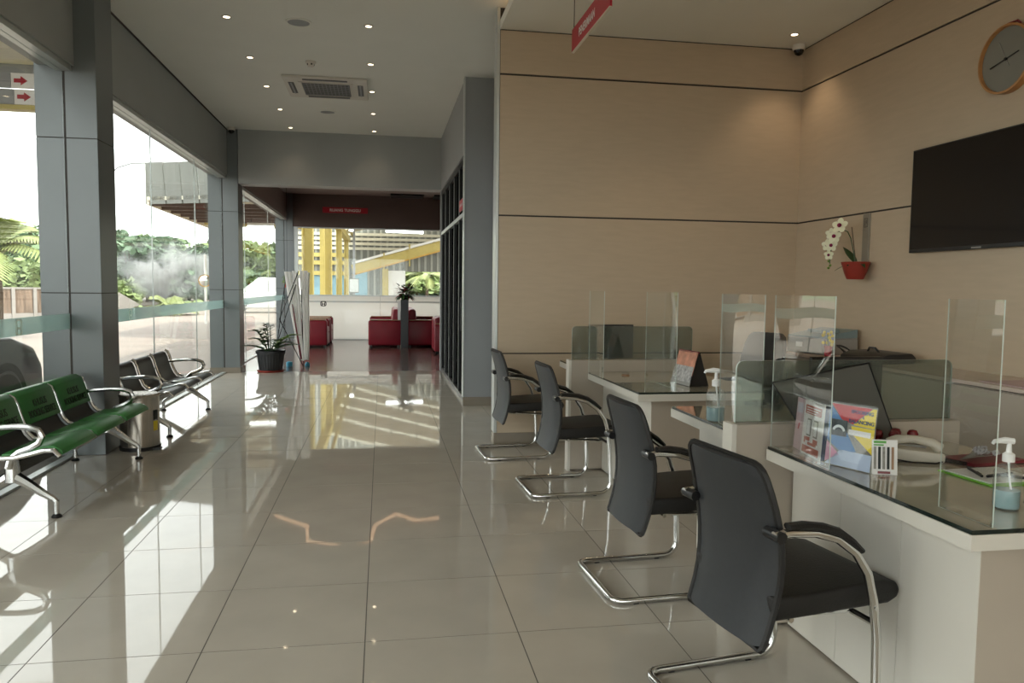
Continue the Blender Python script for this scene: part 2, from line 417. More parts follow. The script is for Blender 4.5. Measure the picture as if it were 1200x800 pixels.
for a, b in zip(cp[:-1], cp[1:]): cv.bar((a[0], a[1]+0.05, 3.66), (b[0], b[1]+0.05, 3.69), 0.14, 0.04)
cv.build('cove_strip', 'cove_soft', wc)
for x0, x1 in ((0.2, 1.0), (1.25, 2.0)):
    v = MB().box(x0, x1, 18.9, 19.5, 3.56, 3.60).build('ceiling_vent', 'darkframe', wc)
# roof slab over the building
MB().box(-3.3, 10, -9, YF+0.3, 4.2, 4.5).build('roof_slab', 'concrete', kind='structure')

# left facade: beams above the glass
bm_ = MB()
for y0, y1 in ((-7.1, 6.5), (6.88, 12.4)): bm_.box(-2.6, -2.335, y0, y1, 3.03, 4.2)
bm_.box(-2.6, -2.335, 0.5, 0.95, -0.1, 3.03)
wl = bm_.build('wall_left', 'greybeam', kind='structure')
MB().box(-2.335, -2.325, 6.88, 12.4, ZC-0.016, ZC-0.001).box(-2.335, -2.325, -7, 6.5, ZC-0.016, ZC-0.001).build('shadow_strip', 'groove', wl)  # solid dark strip, its colour stands in for shade in the ceiling joint
MB().box(-2.6, -2.335, 12.8, YF, 3.03, 4.2).build('wall_left_waiting', 'brownwall', kind='structure')

def window_left(n, y0, y1, cuts, logos=()):
    fr = MB().box(XG-0.05, XG+0.065, y0, y1, 2.99, 3.03).box(XG-0.03, XG+0.03, y0, y1, -0.02, 0.018)
    w = fr.build('window_%d' % n, 'alu', kind='structure')
    ys = [y0]+list(cuts)+[y1]
    for a, b in zip(ys[:-1], ys[1:]):
        p = MB().box(XG-0.005, XG+0.005, a+0.003, b-0.003, 0.018, 2.99).build('pane', 'window_glass', w)
        MB().box(XG+0.0055, XG+0.0065, a+0.003, b-0.003, 1.010, 1.130).build('frosted_band', 'bandfilm', p)
    for c in cuts: MB().box(XG-0.006, XG+0.006, c-0.002, c+0.002, 0.018, 2.99).build('silicone_joint', 'alu', w)
    for y in logos: emblem(Frame((XG+0.008, y, 1.066), (0, 1, 0), (0, 0, 1)), 0.105, 0.108, w)
    return w
window_left(1, -7.0, 0.5, (-4.5, -2.0))
window_left(2, 0.95, 6.5, (3.0,), (5.63, 4.2))
window_left(3, 6.88, 12.4, (8.75, 10.68), (7.96,))
window_left(4, 12.8, YF, (14.35, 17.2))

# columns with cladding panels
def column(y0, y1, label):
    c = thing('clad_column', label, 'column', ((XL0+XL1)/2, (y0+y1)/2, 0), 0, 'grey panel-clad columns of the glass front')
    g = 0.004; MB().box(XL0+g, XL1-g, y0+g, y1-g, 0, 3.72).build('core', 'groove', c, world=True)
    lv = [0.0, 1.29, 2.485, 3.72]; xm = (XL0+XL1)/2-0.012
    for z0, z1 in zip(lv[:-1], lv[1:]):
        z0 += 0.004; z1 -= 0.004
        for a, b in ((XL0, xm-0.008), (xm+0.008, XL1)):
            MB().box(a+0.001, b-0.001, y0, y0+0.006, z0, z1).build('cladding_panel', 'acp', c, world=True)
            MB().box(a+0.001, b-0.001, y1-0.006, y1, z0, z1).build('cladding_panel', 'acp', c, world=True)
        for a, b in ((XL0, XL0+0.006), (XL1-0.006, XL1)):
            MB().box(a, b, y0+0.0065, y1-0.0065, z0, z1).build('cladding_panel', 'acp', c, world=True)
    return c
column(6.5, 6.88, 'thick grey clad column beside the green bench')
c2 = column(12.4, 12.8, 'grey clad column behind the black metal bench')
column(YF, YF+0.4, 'farthest grey column, behind the folded banners')
MB().box(XL0-0.005, XL1+0.012, 12.388, 12.812, 0, 0.085).build('skirting', 'skirt', c2, world=True)

# bulkhead across the hall and waiting room end wall
MB().box(-2.17, XGW, 12.4, 12.75, 2.915, 4.1).build('wall_bulkhead', 'greybeam', kind='structure')
zt = ony(420, 347, YF).z; zg = ony(420, 267, YF).z
wf = MB().box(-2.2, 4.7, YF, YF+0.15, zg, 4.1).build('wall_far', 'brownwall', kind='structure')
ww = MB().box(-2.2, 4.7, YF-0.002, YF+0.06, 0, 0.02).box(-2.2, 4.7, YF-0.004, YF+0.02, zt-0.158, zt-0.124).build('wall_far_low', 'alu', kind='structure')
xs = [-2.2, -0.05, 2.2, 4.6]
for a, b in zip(xs[:-1], xs[1:]): MB().box(a+0.003, b-0.003, YF, YF+0.012, 0.02, zt-0.16).build('wall_panel', 'frost', ww)
for a, b in zip(xs[:-1], xs[1:]): MB().box(a+0.003, b-0.003, YF-0.002, YF+0.012, zt-0.122, zt).build('wall_panel', 'frost', ww)
pe = ony(379, 358.5, YF); emblem(Frame((pe.x, YF-0.004, pe.z+0.06), (1, 0, 0), (0, 0, 1)), 0.15, 0.13, ww, 'darkframe', d=0.002)
w5 = MB().box(-2.2, 4.7, YF+0.03, YF+0.1, zt, zt+0.03).box(-2.2, 4.7, YF+0.03, YF+0.1, zg-0.03, zg).box(-2.18, -2.08, YF+0.02, YF+0.1, zt, zg).build('window_5', 'alu', kind='structure')
for a, b in zip(xs[:-1], xs[1:]): MB().box(max(a, -2.08)+0.003, b-0.003, YF+0.06, YF+0.07, zt+0.03, zg-0.03).build('pane', 'window_glass', w5)
MB().box(4.6, 4.75, 6.5, YF+0.2, -0.1, 4.1).build('wall_right_waiting', 'brownwall', kind='structure')

# grey wall with black glazing (office on the right)
gw = MB().box(XGW, 1.35, 8.78, 8.90, 0, 4.1).box(XGW, 1.08, 8.90, 12.6, 2.90, 4.1).box(XGW, 1.08, 12.48, 12.6, 0, 2.9).box(1.08, 4.65, 12.48, 12.6, 0, 4.1).box(1.25, 1.35, YB+0.15, 8.78, 0, 4.1).box(1.35, 4.65, 8.78, 8.9, 0, 4.1).build('wall_grey', 'greywall', kind='structure')
MB().box(XGW-0.012, 1.36, 8.765, 8.78, 0, 0.10).build('baseboard_grey', 'skirt', kind='structure')
MB().box(XGW-0.014, XGW-0.002, 8.768, 8.90, 0.10, ZC).build('corner_bead', 'alu', gw)
w6 = MB()
for y0, y1 in ((8.90, 9.02), (9.62, 9.69), (10.32, 10.39), (11.03, 11.10), (11.74, 11.81), (12.40, 12.48)): w6.box(0.95, 1.03, y0, y1, 0.02, 2.90)
w6.box(0.95, 1.03, 8.9, 12.48, 2.83, 2.90).box(0.95, 1.03, 8.9, 12.48, 0.0, 0.06)
w6 = w6.build('window_6', 'darkframe', kind='structure')
MB().box(0.94, 1.035, 8.9, 12.48, 2.20, 2.25).build('transom', 'alu', w6)
for i, (y0, y1) in enumerate(((9.02, 9.62), (9.69, 10.32), (10.39, 11.03), (11.10, 11.74), (11.81, 12.40))):
    MB().box(0.985, 0.995, y0, y1, 0.06, 2.20).build('pane', 'dark_glass', w6); MB().box(0.985, 0.995, y0, y1, 2.25, 2.83).build('pane', 'dark_glass', w6)
    if i < 4: MB().box(0.944, 0.950, y1+0.02, y1+0.035, 0.06, 2.83).build('glazing_bead', 'greybeam', w6)
MB().tube([(0.93, 9.10, 0.85), (0.93, 9.10, 1.25)], 0.012).box(0.93, 0.985, 9.09, 9.11, 0.86, 0.88).box(0.93, 0.985, 9.09, 9.11, 1.22, 1.24).build('door_handle', 'blackmetal', w6)

# beige panelled walls
lv = [(0.098, 0.790), (0.802, 1.983), (1.997, 3.172), (3.188, ZD-0.008)]
wb = MB().box(0.985, XR+0.1, YB+0.012, YB+0.15, 0, 4.1).build('wall_back', 'groove', kind='structure')
for z0, z1 in lv: MB().box(0.990, XR, YB, YB+0.012, z0, z1).build('wall_panel', 'beige', wb)
MB().box(0.962, 0.985, YB-0.004, YB+0.155, 0.10, ZC).build('trim_1', 'alu', kind='structure')
MB().box(0.962, XR, YB-0.012, YB+0.16, 0, 0.098).build('baseboard_back', 'skirt', kind='structure')
wr = MB().box(XR+0.012, XR+0.15, -7.1, YB+0.15, 0, 4.1).build('wall_right', 'groove', kind='structure')
for z0, z1 in lv: MB().box(XR, XR+0.012, -7.1, YB, z0, z1).build('wall_panel', 'beige', wr)
MB().box(XR-0.012, XR+0.012, -7.1, YB-0.012, 0, 0.098).build('baseboard_right', 'skirt', kind='structure')
# glazed showroom front behind the viewer
MB().box(-2.6, XR+0.15, -7.25, -7.1, 3.03, 4.2).box(-2.6, -2.3, -7.25, -7.1, 0, 3.03).box(XR-0.1, XR+0.15, -7.25, -7.1, 0, 3.03).build('wall_front', 'greybeam', kind='structure')
w7 = MB().box(-2.3, XR-0.1, -7.2, -7.14, -0.02, 0.03).box(-2.3, XR-0.1, -7.2, -7.14, 2.99, 3.03).build('window_7', 'alu', kind='structure')
for k in range(3): MB().box(-2.3+k*1.98+0.004, -2.3+(k+1)*1.98-0.004, -7.175, -7.165, 0.03, 2.99).build('pane', 'window_glass', w7)

# ================================================================== VISITOR CHAIRS
def arc(cx, cz, r, a0, a1, n=6): return [(cx+r*math.cos(math.radians(a0+(a1-a0)*i/n)), cz+r*math.sin(math.radians(a0+(a1-a0)*i/n))) for i in range(n+1)]
def make_visitor_chair(label, loc, rz):
    t = thing('visitor_chair', label, 'chair', loc, rz, 'black visitor chairs in front of the service desks')
    # chrome cantilever tube: floor loop open at the front, legs rising into the arms
    side = [(0.46, 0.0145)] + arc(0.46, 0.0845, 0.07, -90, 0, 5)[1:] + [(0.522, 0.30), (0.505, 0.42), (0.478, 0.51), (0.43, 0.578), (0.36, 0.628), (0.28, 0.652), (0.19, 0.66), (0.135, 0.655)]
    hw = 0.255
    def corner(sy): return [(0.05-0.05*math.sin(math.radians(a)), sy*(hw-0.05+0.05*math.cos(math.radians(a))), 0.0145) for a in (0, 22, 45, 67, 90)]
    pts = [(x, hw, z) for x, z in reversed(side)] + corner(1) + list(reversed(corner(-1))) + [(x, -hw, z) for x, z in side]
    fr = MB().tube(pts, 0.0142, 10).build('chrome_frame', 'chrome', t, smooth=True)
    MB().tube([(0.515, -hw, 0.345), (0.515, hw, 0.345)], 0.011, 8).tube([(0.25, -0.2, 0.365), (0.25, 0.2, 0.365)], 0.009, 8).tube([(0.515, -0.15, 0.345), (0.2, -0.15, 0.365)], 0.009, 8).tube([(0.515, 0.15, 0.345), (0.2, 0.15, 0.365)], 0.009, 8).build('seat_support', 'chrome', t, smooth=True)
    for sy in (-1, 1):
        pad = [(0.45, 0.578), (0.41, 0.612), (0.36, 0.645), (0.30, 0.665), (0.24, 0.675), (0.18, 0.676)]
        MB().tube([(x, sy*hw, z+0.004) for x, z in pad], [0.016, 0.021, 0.023, 0.023, 0.022, 0.018], 8, flat=0.6).build('arm_pad', 'leather', t, smooth=True)
        MB().tube([(0.15, sy*(hw-0.055), 0.652), (0.15, sy*(hw+0.018), 0.652)], 0.018, 10).build('arm_bracket', 'blackplastic', t, smooth=True)
        MB().tube([(0.505, sy*(hw+0.012), 0.40), (0.505, sy*(hw+0.016), 0.40)], 0.008, 8).build('bolt', 'chrome', t, smooth=True)
        for xx in (0.10, 0.42): MB().box(xx-0.012, xx+0.012, sy*hw-0.008, sy*hw+0.008, 0.0, 0.012).build('glide', 'blackplastic', fr)
    # backrest: tall curved pad, waisted at the arms, running below the seat
    rows = [0.285, 0.29, 0.31, 0.36, 0.42, 0.48, 0.54, 0.60, 0.66, 0.72, 0.77, 0.81, 0.833, 0.847, 0.853]
    wid = [0.200, 0.205, 0.207, 0.209, 0.213, 0.219, 0.224, 0.227, 0.226, 0.222, 0.217, 0.211, 0.202, 0.186, 0.165]
    def xo(z):
        s = (z-0.285)/0.568
        return 0.128 + 0.058*math.sin(PI*min(1, max(0, s))**0.9) - 0.020*s
    nb = 9; vs = []; fs = []
    for k, off in enumerate((0.0, 0.034)):
        for z, w in zip(rows, wid):
            for j in range(nb):
                q = -1+2*j/(nb-1); ed = 0.010*(abs(q)**6)
                e2 = 0.010 if z in (rows[0], rows[-1]) else 0
                x = xo(z)-0.018*(1-q*q)+off + (ed+e2 if k == 0 else -ed-e2)
                vs.append((x, q*w, z))
    R_ = len(rows); tot = R_*nb
    for i in range(R_-1):
        for j in range(nb-1):
            a = i*nb+j; fs.append((a, a+1, a+nb+1, a+nb)); fs.append((tot+a, tot+a+nb, tot+a+nb+1, tot+a+1))
    for j in range(nb-1):
        fs.append((j, tot+j, tot+j+1, j+1)); a = (R_-1)*nb+j; fs.append((a, a+1, tot+a+1, tot+a))
    for i in range(R_-1):
        a = i*nb; fs.append((a, a+nb, tot+a+nb, tot+a)); a += nb-1; fs.append((a, tot+a, tot+a+nb, a+nb))
    bk = MB().add(vs, fs).build('backrest', 'chairback', t, smooth=True)
    rim = [(xo(z)+0.012, w+0.002, z) for z, w in zip(rows, wid)]
    rim = rim + [(x, -y, z) for x, y, z in reversed(rim)]
    MB().tube(rim, 0.011, 6, closed=True).build('edge_piping', 'leather', bk, smooth=True)
    # seat cushion
    prof = [(0.17, 0.375), (0.60, 0.385), (0.635, 0.40), (0.645, 0.425), (0.63, 0.452), (0.58, 0.462), (0.45, 0.458), (0.30, 0.450), (0.17, 0.452)]
    MB().prism(prof, -0.222, 0.222).build('seat', 'leather', t, smooth=True, bevel=0.016, seg=3)
    return t
vc = make_visitor_chair('nearest black visitor chair, largest in the picture, at the poster desk', (0.958, 2.265, 0), math.radians(8))
clone(vc, (0.975, 3.37, 0), math.radians(3.5), 'black visitor chair just behind the nearest one, its floor loop in full view')
clone(vc, (0.955, 5.07, 0), math.radians(3), 'third black visitor chair, in front of the desk with the calendar')
clone(vc, (0.80, 6.18, 0), math.radians(3), 'farthest black visitor chair, beside the beige wall end')

# ================================================================== WAITING BENCHES
def make_bench(label, loc, group, green):
    t = thing('waiting_bench', label, 'bench', loc, 0, group)
    L = 1.74; sw = 0.535; y0 = -L/2+0.04
    shell = [(-0.015, 0.715), (0.015, 0.72), (0.045, 0.70), (0.065, 0.65), (0.082, 0.58), (0.105, 0.50), (0.135, 0.43), (0.17, 0.395), (0.22, 0.382), (0.32, 0.385), (0.42, 0.405), (0.50, 0.425), (0.56, 0.425), (0.60, 0.405)]
    bpad = [(-0.030, 0.700), (-0.012, 0.735), (0.03, 0.737), (0.062, 0.715), (0.085, 0.655), (0.102, 0.585), (0.122, 0.515), (0.132, 0.488)]
    spad = [(0.25, 0.402), (0.32, 0.404), (0.42, 0.424), (0.50, 0.444), (0.56, 0.445), (0.605, 0.425), (0.612, 0.405)]
    def adj(pr): return [(x*0.87, z-0.026 if z < 0.45 else 0.424+(z-0.45)*0.80) for x, z in pr]
    shell, bpad, spad = adj(shell), adj(bpad), adj(spad)
    for k in range(3):
        a = y0+k*(sw+0.025); b = a+sw
        MB().strip(shell, a+0.012, b-0.012, 0.006).build('seat_shell', 'perf', t, smooth=True)
        if green:
            pb = MB().strip(bpad, a+0.008, b-0.008, 0.03).build('back_pad', 'green', t, smooth=True, bevel=0.006)
            MB().strip(spad, a+0.008, b-0.008, 0.03).build('seat_pad', 'green', t, smooth=True, bevel=0.006)
            up = Vector((bpad[4][0]-bpad[6][0], 0, bpad[4][1]-bpad[6][1])).normalized(); nf = Vector((up.z, 0, -up.x)); pm = Vector((bpad[5][0], 0, bpad[5][1]))+nf*0.0165
            M_ = WM[t]; c = pm+up*0.018; c.y = (a+b)/2
            fr = Frame(M_ @ (c), (0, 1, 0), up)
            text('KHUSUS', 0.068, 'blackink', fr, t, align='CENTER', d=0.002, bold=0.0006, squeeze=0.80)
            c = pm-up*0.048; c.y = (a+b)/2; fr = Frame(M_ @ c, (0, 1, 0), up)
            text('BOOKING SERVICE', 0.068, 'blackink', fr, t, align='CENTER', d=0.002, bold=0.0006, squeeze=0.70)
    # chrome ribs between and beside the seats
    rib = [(x, z-0.004) for x, z in shell]
    for k in range(4):
        yc = y0-0.0125+k*(sw+0.025)
        MB().tube([(x+0.016, yc, z+0.016) for x, z in rib[1:-1]]+[(rib[-1][0]+0.012, yc, rib[-1][1])], 0.0135, 8).build('seat_rib', 'chrome', t, smooth=True)
    # black beam and two cast legs with arms
    MB().box(0.22, 0.28, -L/2+0.11, L/2-0.11, 0.26, 0.335).build('beam', 'blackmetal', t, bevel=0.004)
    for k, yc in enumerate((-L/2+0.10, L/2-0.10)):
        def blade(pts, w): return MB().tube([(x, yc, z) for x, z in pts], w, 8)
        lg = MB().tube([(0.25, yc, 0.37), (0.25, yc, 0.30), (0.25, yc, 0.22)], [0.030, 0.040, 0.044], 12)
        lg.tube([(0.26, yc, 0.25), (0.33, yc, 0.205), (0.41, yc, 0.145), (0.465, yc, 0.108), (0.48, yc, 0.090)], [0.036, 0.030, 0.023, 0.018, 0.017], 8)
        lg.tube([(0.24, yc, 0.25), (0.17, yc, 0.205), (0.09, yc, 0.145), (0.035, yc, 0.108), (0.02, yc, 0.090)], [0.036, 0.030, 0.023, 0.018, 0.017], 8)
        lg = lg.build('leg', 'castalu', t, smooth=True)
        for xx in (0.02, 0.48):
            MB().tube([(xx, yc, 0.10), (xx, yc, 0.022)], 0.016, 10).build('foot_post', 'castalu', lg, smooth=True)
            MB().lathe([(0.028, 0), (0.030, 0.006), (0.024, 0.014), (0.012, 0.024)], 14, (xx, yc, 0)).build('foot', 'blackplastic', lg, smooth=True)
    for yc in (-L/2+0.055, L/2-0.055):
        arm = [(0.07, 0.555), (0.16, 0.565), (0.28, 0.572), (0.36, 0.568), (0.415, 0.548), (0.432, 0.512), (0.415, 0.475), (0.37, 0.448), (0.31, 0.425), (0.265, 0.385), (0.25, 0.33)]
        MB().tube([(x, yc, z-0.025) for x, z in arm], [0.014, 0.016, 0.017, 0.018, 0.019, 0.020, 0.020, 0.020, 0.021, 0.022, 0.022], 8).build('armrest', 'castalu' if green else 'chrome', t, smooth=True)
    return t
make_bench('green padded three-seat bench lettered KHUSUS BOOKING SERVICE by the window', (-2.36, 5.555, 0), 'three-seat waiting benches along the window', True)
make_bench('black perforated metal three-seat bench beyond the grey column', (-2.36, 7.98, 0), 'three-seat waiting benches along the window', False)

# pedal bin
t = thing('trash_can', 'round stainless steel trash can between the two benches', 'trash can', (-1.99, 6.74, 0))
MB().lathe([(0.158, 0.0), (0.160, 0.03), (0.155, 0.032)], 28).build('base_ring', 'blackplastic', t, smooth=True)
MB().lathe([(0.152, 0.03), (0.152, 0.44)], 28).build('body', 'steel', t, smooth=True)
MB().lathe([(0.156, 0.44), (0.158, 0.455), (0.150, 0.462), (0.10, 0.458), (0.0005, 0.452)], 28).build('lid', 'steel', t, smooth=True)
MB().box(0.125, 0.185, -0.10, -0.04, 0.004, 0.02).build('pedal', 'blackplastic', t, bevel=0.004)
a0 = math.radians(-32)
for z0, z1, m in ((0.16, 0.24, 'yellowlabel'), (0.25, 0.33, 'blackink')):
    mb = MB(); vs = []
    for i in range(5):
        a = a0+0.08*i
        for z in (z0, z1): vs.append((0.1535*math.cos(a), 0.1535*math.sin(a), z))
    mb.add(vs, [(2*i, 2*i+2, 2*i+3, 2*i+1) for i in range(4)]).build('sticker', m, t)

# ================================================================== SERVICE DESKS
ZT = 0.75
def desk(label, y0, y1, near, far, loc_group='white service desks in a row'):
    """front edge x=1.515; near/far say whether that end has an overhang"""
    t = thing('service_desk', label, 'desk', (1.9, (y0+y1)/2, 0), 0, loc_group)
    def B(name, m, *a, **k): return MB().box(*a).build(name, m, t, world=True, **k)
    x0, x1 = 1.515, 2.33
    B('worktop', 'white', x0, x1, y0, y1, ZT-0.055, ZT-0.012)
    g = MB().box(x0+0.004, x1, y0+0.004, y1-0.004, ZT-0.012, ZT)
    o = g.build('glass_top', ['glassedge', 'desktop'], t, world=True)
    for p in o.data.polygons: p.material_index = 1 if p.normal.z > 0.5 else 0
    ya = y0+(0.10 if near else 0.0); yb = y1-(0.10 if far else 0.0)
    n = 3; w = (yb-ya)/n
    for k in range(n): B('front_panel', 'white', 1.635, 1.655, ya+k*w+0.0012, ya+(k+1)*w-0.0012, 0.012, ZT-0.056)
    B('side_panel', 'deskside', 1.637, 2.25, ya, ya+0.02, 0.0, ZT-0.056)
    B('side_panel', 'deskside', 1.657, 2.25, yb-0.02, yb, 0.0, ZT-0.056)
    B('drawer_unit', 'deskside', 2.0, 2.24, ya+0.03, ya+0.40, 0.10, ZT-0.06)
    return t
desk('nearest white service desk, with posters, phone and hand sanitizer', 1.73, 2.815, True, False)
desk('white service desk behind the smoked partition, second from the front', 2.915, 3.845, False, True)
desk('white service desk with the standing calendar', 4.375, 5.52, True, False)
desk('farthest white service desk, by the beige wall', 5.62, 6.45, False, True)
def partition(label, yc, xa, xb):
    t = thing('desk_partition', label, 'partition', ((xa+xb)/2, yc, 0), 0, 'low partitions between the desks')
    MB().box(xa+0.02, xb, yc-0.04, yc+0.04, 0.012, 0.835).build('panel', 'deskside', t, world=True)
    MB().box(xa, xa+0.02, yc-0.042, yc+0.042, 0, 0.837).build('end_panel', 'white', t, world=True)
    r = 0.03; x0, x1, z0, z1 = xa+0.03, xb-0.02, 0.838, 1.088
    poly = [(x0, z0), (x1, z0), (x1, z1-r)] + [(x1-r+r*math.cos(math.radians(a)), z1-r+r*math.sin(math.radians(a))) for a in (0, 30, 60, 90)] + [(x0+r+r*math.cos(math.radians(a)), z1-r+r*math.sin(math.radians(a))) for a in (90, 120, 150, 180)]
    g = MB().prism(poly, yc-0.004, yc+0.004).build('smoked_glass', ['litedge', 'smoked'], t, world=True)
    for p in g.data.polygons: p.material_index = 1 if abs(p.normal.y) > 0.7 else 0
partition('smoked glass partition on a beige panel beside the nearest desk', 2.865, 1.37, 2.39)
partition('smoked glass partition on a beige panel beside the calendar desk', 5.57, 1.37, 2.37)

def acrylic(label, xa, ya, xb, yb, z1=1.352, group='clear acrylic screens standing on the desks'):
    t = thing('acrylic_screen', label, 'screen', ((xa+xb)/2, (ya+yb)/2, ZT), 0, group)
    a = Vector((xa, ya, 0)); b = Vector((xb, yb, 0)); d = (b-a).normalized(); n = Vector((-d.y, d.x, 0))*0.002
    vs = [a-n, b-n, b+n, a+n]; vs = [Vector((v.x, v.y, ZT+0.001)) for v in vs]+[Vector((v.x, v.y, z1)) for v in vs]
    g = MB().add(vs, [(3, 2, 1, 0), (4, 5, 6, 7), (0, 1, 5, 4), (2, 3, 7, 6), (1, 2, 6, 5), (3, 0, 4, 7)]).build('sheet', ['acrylic', 'litedge'], t, world=True)
    n0 = Vector((-d.y, d.x, 0))
    for p in g.data.polygons: p.material_index = 0 if abs(p.normal.dot(n0)) > 0.7 else 1
    m = (a+b)/2
    for q in (a*0.8+b*0.2, a*0.2+b*0.8):
        MB().box(q.x-0.002, q.x+0.028, q.y-0.02, q.y+0.02, ZT+0.001, ZT+0.005).build('foot', 'acrylic', t, world=True)
    return t
acrylic('clear acrylic screen standing behind the upright posters on the nearest desk', 1.535, 2.41, 1.53, 2.81)
acrylic('clear acrylic screen at the near end of the front desk, by the sanitizer', 1.59, 1.745, 1.59, 1.945)
acrylic('clear acrylic screen just beyond the front partition, beside a pump bottle', 1.545, 2.92, 1.55, 3.335)
acrylic('clear acrylic screen at the far corner of the calendar desk', 1.505, 5.09, 1.50, 5.45)
acrylic('clear acrylic screen beside the standing calendar', 1.80, 4.50, 1.795, 5.05)

# ================================================================== THINGS ON THE NEAREST DESK
def upright(name, label, cat, bl, br, h, depth, lean, mfront, mbody, group=None):
    bl = Vector(bl); br = Vector(br); r = (br-bl).normalized(); n = r.cross(Vector((0, 0, 1)))
    up = (Vector((0, 0, 1))*math.cos(lean) - n*math.sin(lean))
    c = (bl+br)/2
    t = thing(name, label, cat, (c.x, c.y, bl.z), 0, group); w = (br-bl).length
    fr = Frame(bl, r, up)
    mb = MB(); P = [fr.p(a, b, d) for d in (0, -0.004) for a, b in ((0, 0), (w, 0), (w, h), (0, h))]
    mb.add(P, [(0, 1, 2, 3), (7, 6, 5, 4), (0, 4, 5, 1), (1, 5, 6, 2), (2, 6, 7, 3), (3, 7, 4, 0)])
    mb.build('front_sheet', mfront, t, world=True)
    if depth:
        b0 = [bl-n*0.004, br-n*0.004, br-n*depth, bl-n*depth]; top = [fr.p(0, h*0.93, -0.004), fr.p(w, h*0.93, -0.004)]
        q = [top[0], top[1], br-n*depth+Vector((0, 0, h*0.93)), bl-n*depth+Vector((0, 0, h*0.93))]
        MB().add(b0+q, [(3, 2, 1, 0), (4, 5, 6, 7), (0, 1, 5, 4), (1, 2, 6, 5), (2, 3, 7, 6), (3, 0, 4, 7)]).build('stack', mbody, t, world=True)
    return t, fr, w
ZI = ZT+0.0012
# poster with colour fields (its code square is left out)
t, fr, w = upright('poster_stand', 'upright red, yellow and blue SPOORING BALANCING poster in a clear stand', 'poster', (1.574, 2.505, ZI), (1.638, 2.332, ZI), 0.222, 0, math.radians(7), 'postergrey', None)
h = 0.222
def S(poly): return [(a*w, b*h) for a, b in poly]
flat('sky_field', 'postersky', fr, S([(0.01, 0.01), (0.99, 0.01), (0.99, 0.27), (0.33, 0.27)]), t)
flat('pink_field', 'posterpink', fr, S([(0.01, 0.04), (0.31, 0.19), (0.01, 0.37)]), t)
flat('blue_field', 'posterblue', fr, S([(0.01, 0.40), (0.36, 0.22), (0.66, 0.28), (0.42, 0.56), (0.01, 0.56)]), t)
flat('blue_field', 'posterblue', fr, S([(0.01, 0.56), (0.42, 0.56), (0.28, 0.75), (0.01, 0.97)]), t)
flat('red_field', 'posterred', fr, S([(0.03, 0.985), (0.90, 0.985), (0.53, 0.70), (0.29, 0.75)]), t)
flat('yellow_field', 'posteryellow', fr, S([(0.92, 0.985), (0.99, 0.985), (0.99, 0.68), (0.54, 0.69)]), t)
flat('yellow_field', 'posteryellow', fr, S([(0.99, 0.67), (0.99, 0.28), (0.55, 0.54), (0.50, 0.67)]), t, d=0.0006)
flat('picture', 'chairback', fr, S(rect(0.05, 0.48, 0.42, 0.74)), t, d=0.002)
mb = MB()
for k in range(14):
    a0, a1 = math.radians(20+k*10), math.radians(30+k*10)
    q = [(0.25+rr*math.cos(a), 0.53+rr*0.85*math.sin(a)) for a, rr in ((a0, 0.10), (a1, 0.10), (a1, 0.15), (a0, 0.15))]
    mb.add([fr.p(a*w, b*h, 0.0035) for a, b in q], [(0, 1, 2, 3)])
mb.build('wheel_picture', 'alu', t, world=True)
flat('text_bar', 'paper', fr, S(rect(0.46, 0.53, 0.93, 0.615)), t, d=0.002)
text('SPOORING', 0.0175, 'navy', Frame(fr.p(0.47*w, 0.875*h), fr.r, fr.u), t, d=0.0025, bold=0.0005)
text('&', 0.0130, 'navy', Frame(fr.p(0.72*w, 0.805*h), fr.r, fr.u), t, d=0.0025)
text('BALANCING', 0.0175, 'navy', Frame(fr.p(0.44*w, 0.725*h), fr.r, fr.u), t, d=0.0025, bold=0.0005)
mb = MB(); P = [fr.p(a, b, d) for d in (0.005, 0.008) for a, b in ((-0.004, 0), (w+0.004, 0), (w+0.004, h+0.006), (-0.004, h+0.006))]
mb.add(P, [(0, 1, 2, 3), (7, 6, 5, 4), (0, 4, 5, 1), (1, 5, 6, 2), (2, 6, 7, 3), (3, 7, 4, 0)]).build('clear_stand', 'clearfilm', t, world=True)
P0 = fr.p(w*0.2, 0, -0.005); P1 = fr.p(w*0.8, 0, -0.005); nb_ = fr.r.cross(Vector((0, 0, 1)))
MB().add([P0, P1, P1-nb_*0.06, P0-nb_*0.06, P0+Vector((0, 0, 0.004)), P1+Vector((0, 0, 0.004)), P1-nb_*0.06+Vector((0, 0, 0.004)), P0-nb_*0.06+Vector((0, 0, 0.004))], [(3, 2, 1, 0), (4, 5, 6, 7), (0, 1, 5, 4), (1, 2, 6, 5), (2, 3, 7, 6), (3, 0, 4, 7)]).build('foot', 'clearfilm', t, world=True)
# white leaflet box with red blocks
t, fr, w = upright('brochure_holder', 'white and red leaflet in a clear holder with navy booklets, left of the poster', 'brochure holder', (1.588, 2.690, ZI), (1.570, 2.530, ZI), 0.205, 0.06, math.radians(4), 'paper', 'navy')
h = 0.205
flat('header_block', 'brick', fr, S(rect(0.10, 0.76, 0.90, 0.92)), t); flat('footer_block', 'brick', fr, S(rect(0.08, 0.04, 0.92, 0.17)), t)
for x in (0.24, 0.58):
    flat('phone_picture', 'postergrey', fr, S(rect(x, 0.36, x+0.2, 0.68)), t); flat('phone_screen', 'whitepaint', fr, S(rect(x+0.03, 0.39, x+0.17, 0.65)), t, d=0.0022)
for a in (rect(0.22, 0.27, 0.42, 0.34), rect(0.60, 0.25, 0.82, 0.33), rect(0.34, 0.20, 0.76, 0.25), rect(0.14, 0.22, 0.2, 0.33)): flat('note_block', 'brick', fr, S(a), t)
for k in range(3): flat('text_line', 'paper', fr, S(rect(0.16, 0.87-0.045*k, 0.84-0.1*k, 0.885-0.045*k)), t, d=0.0022)
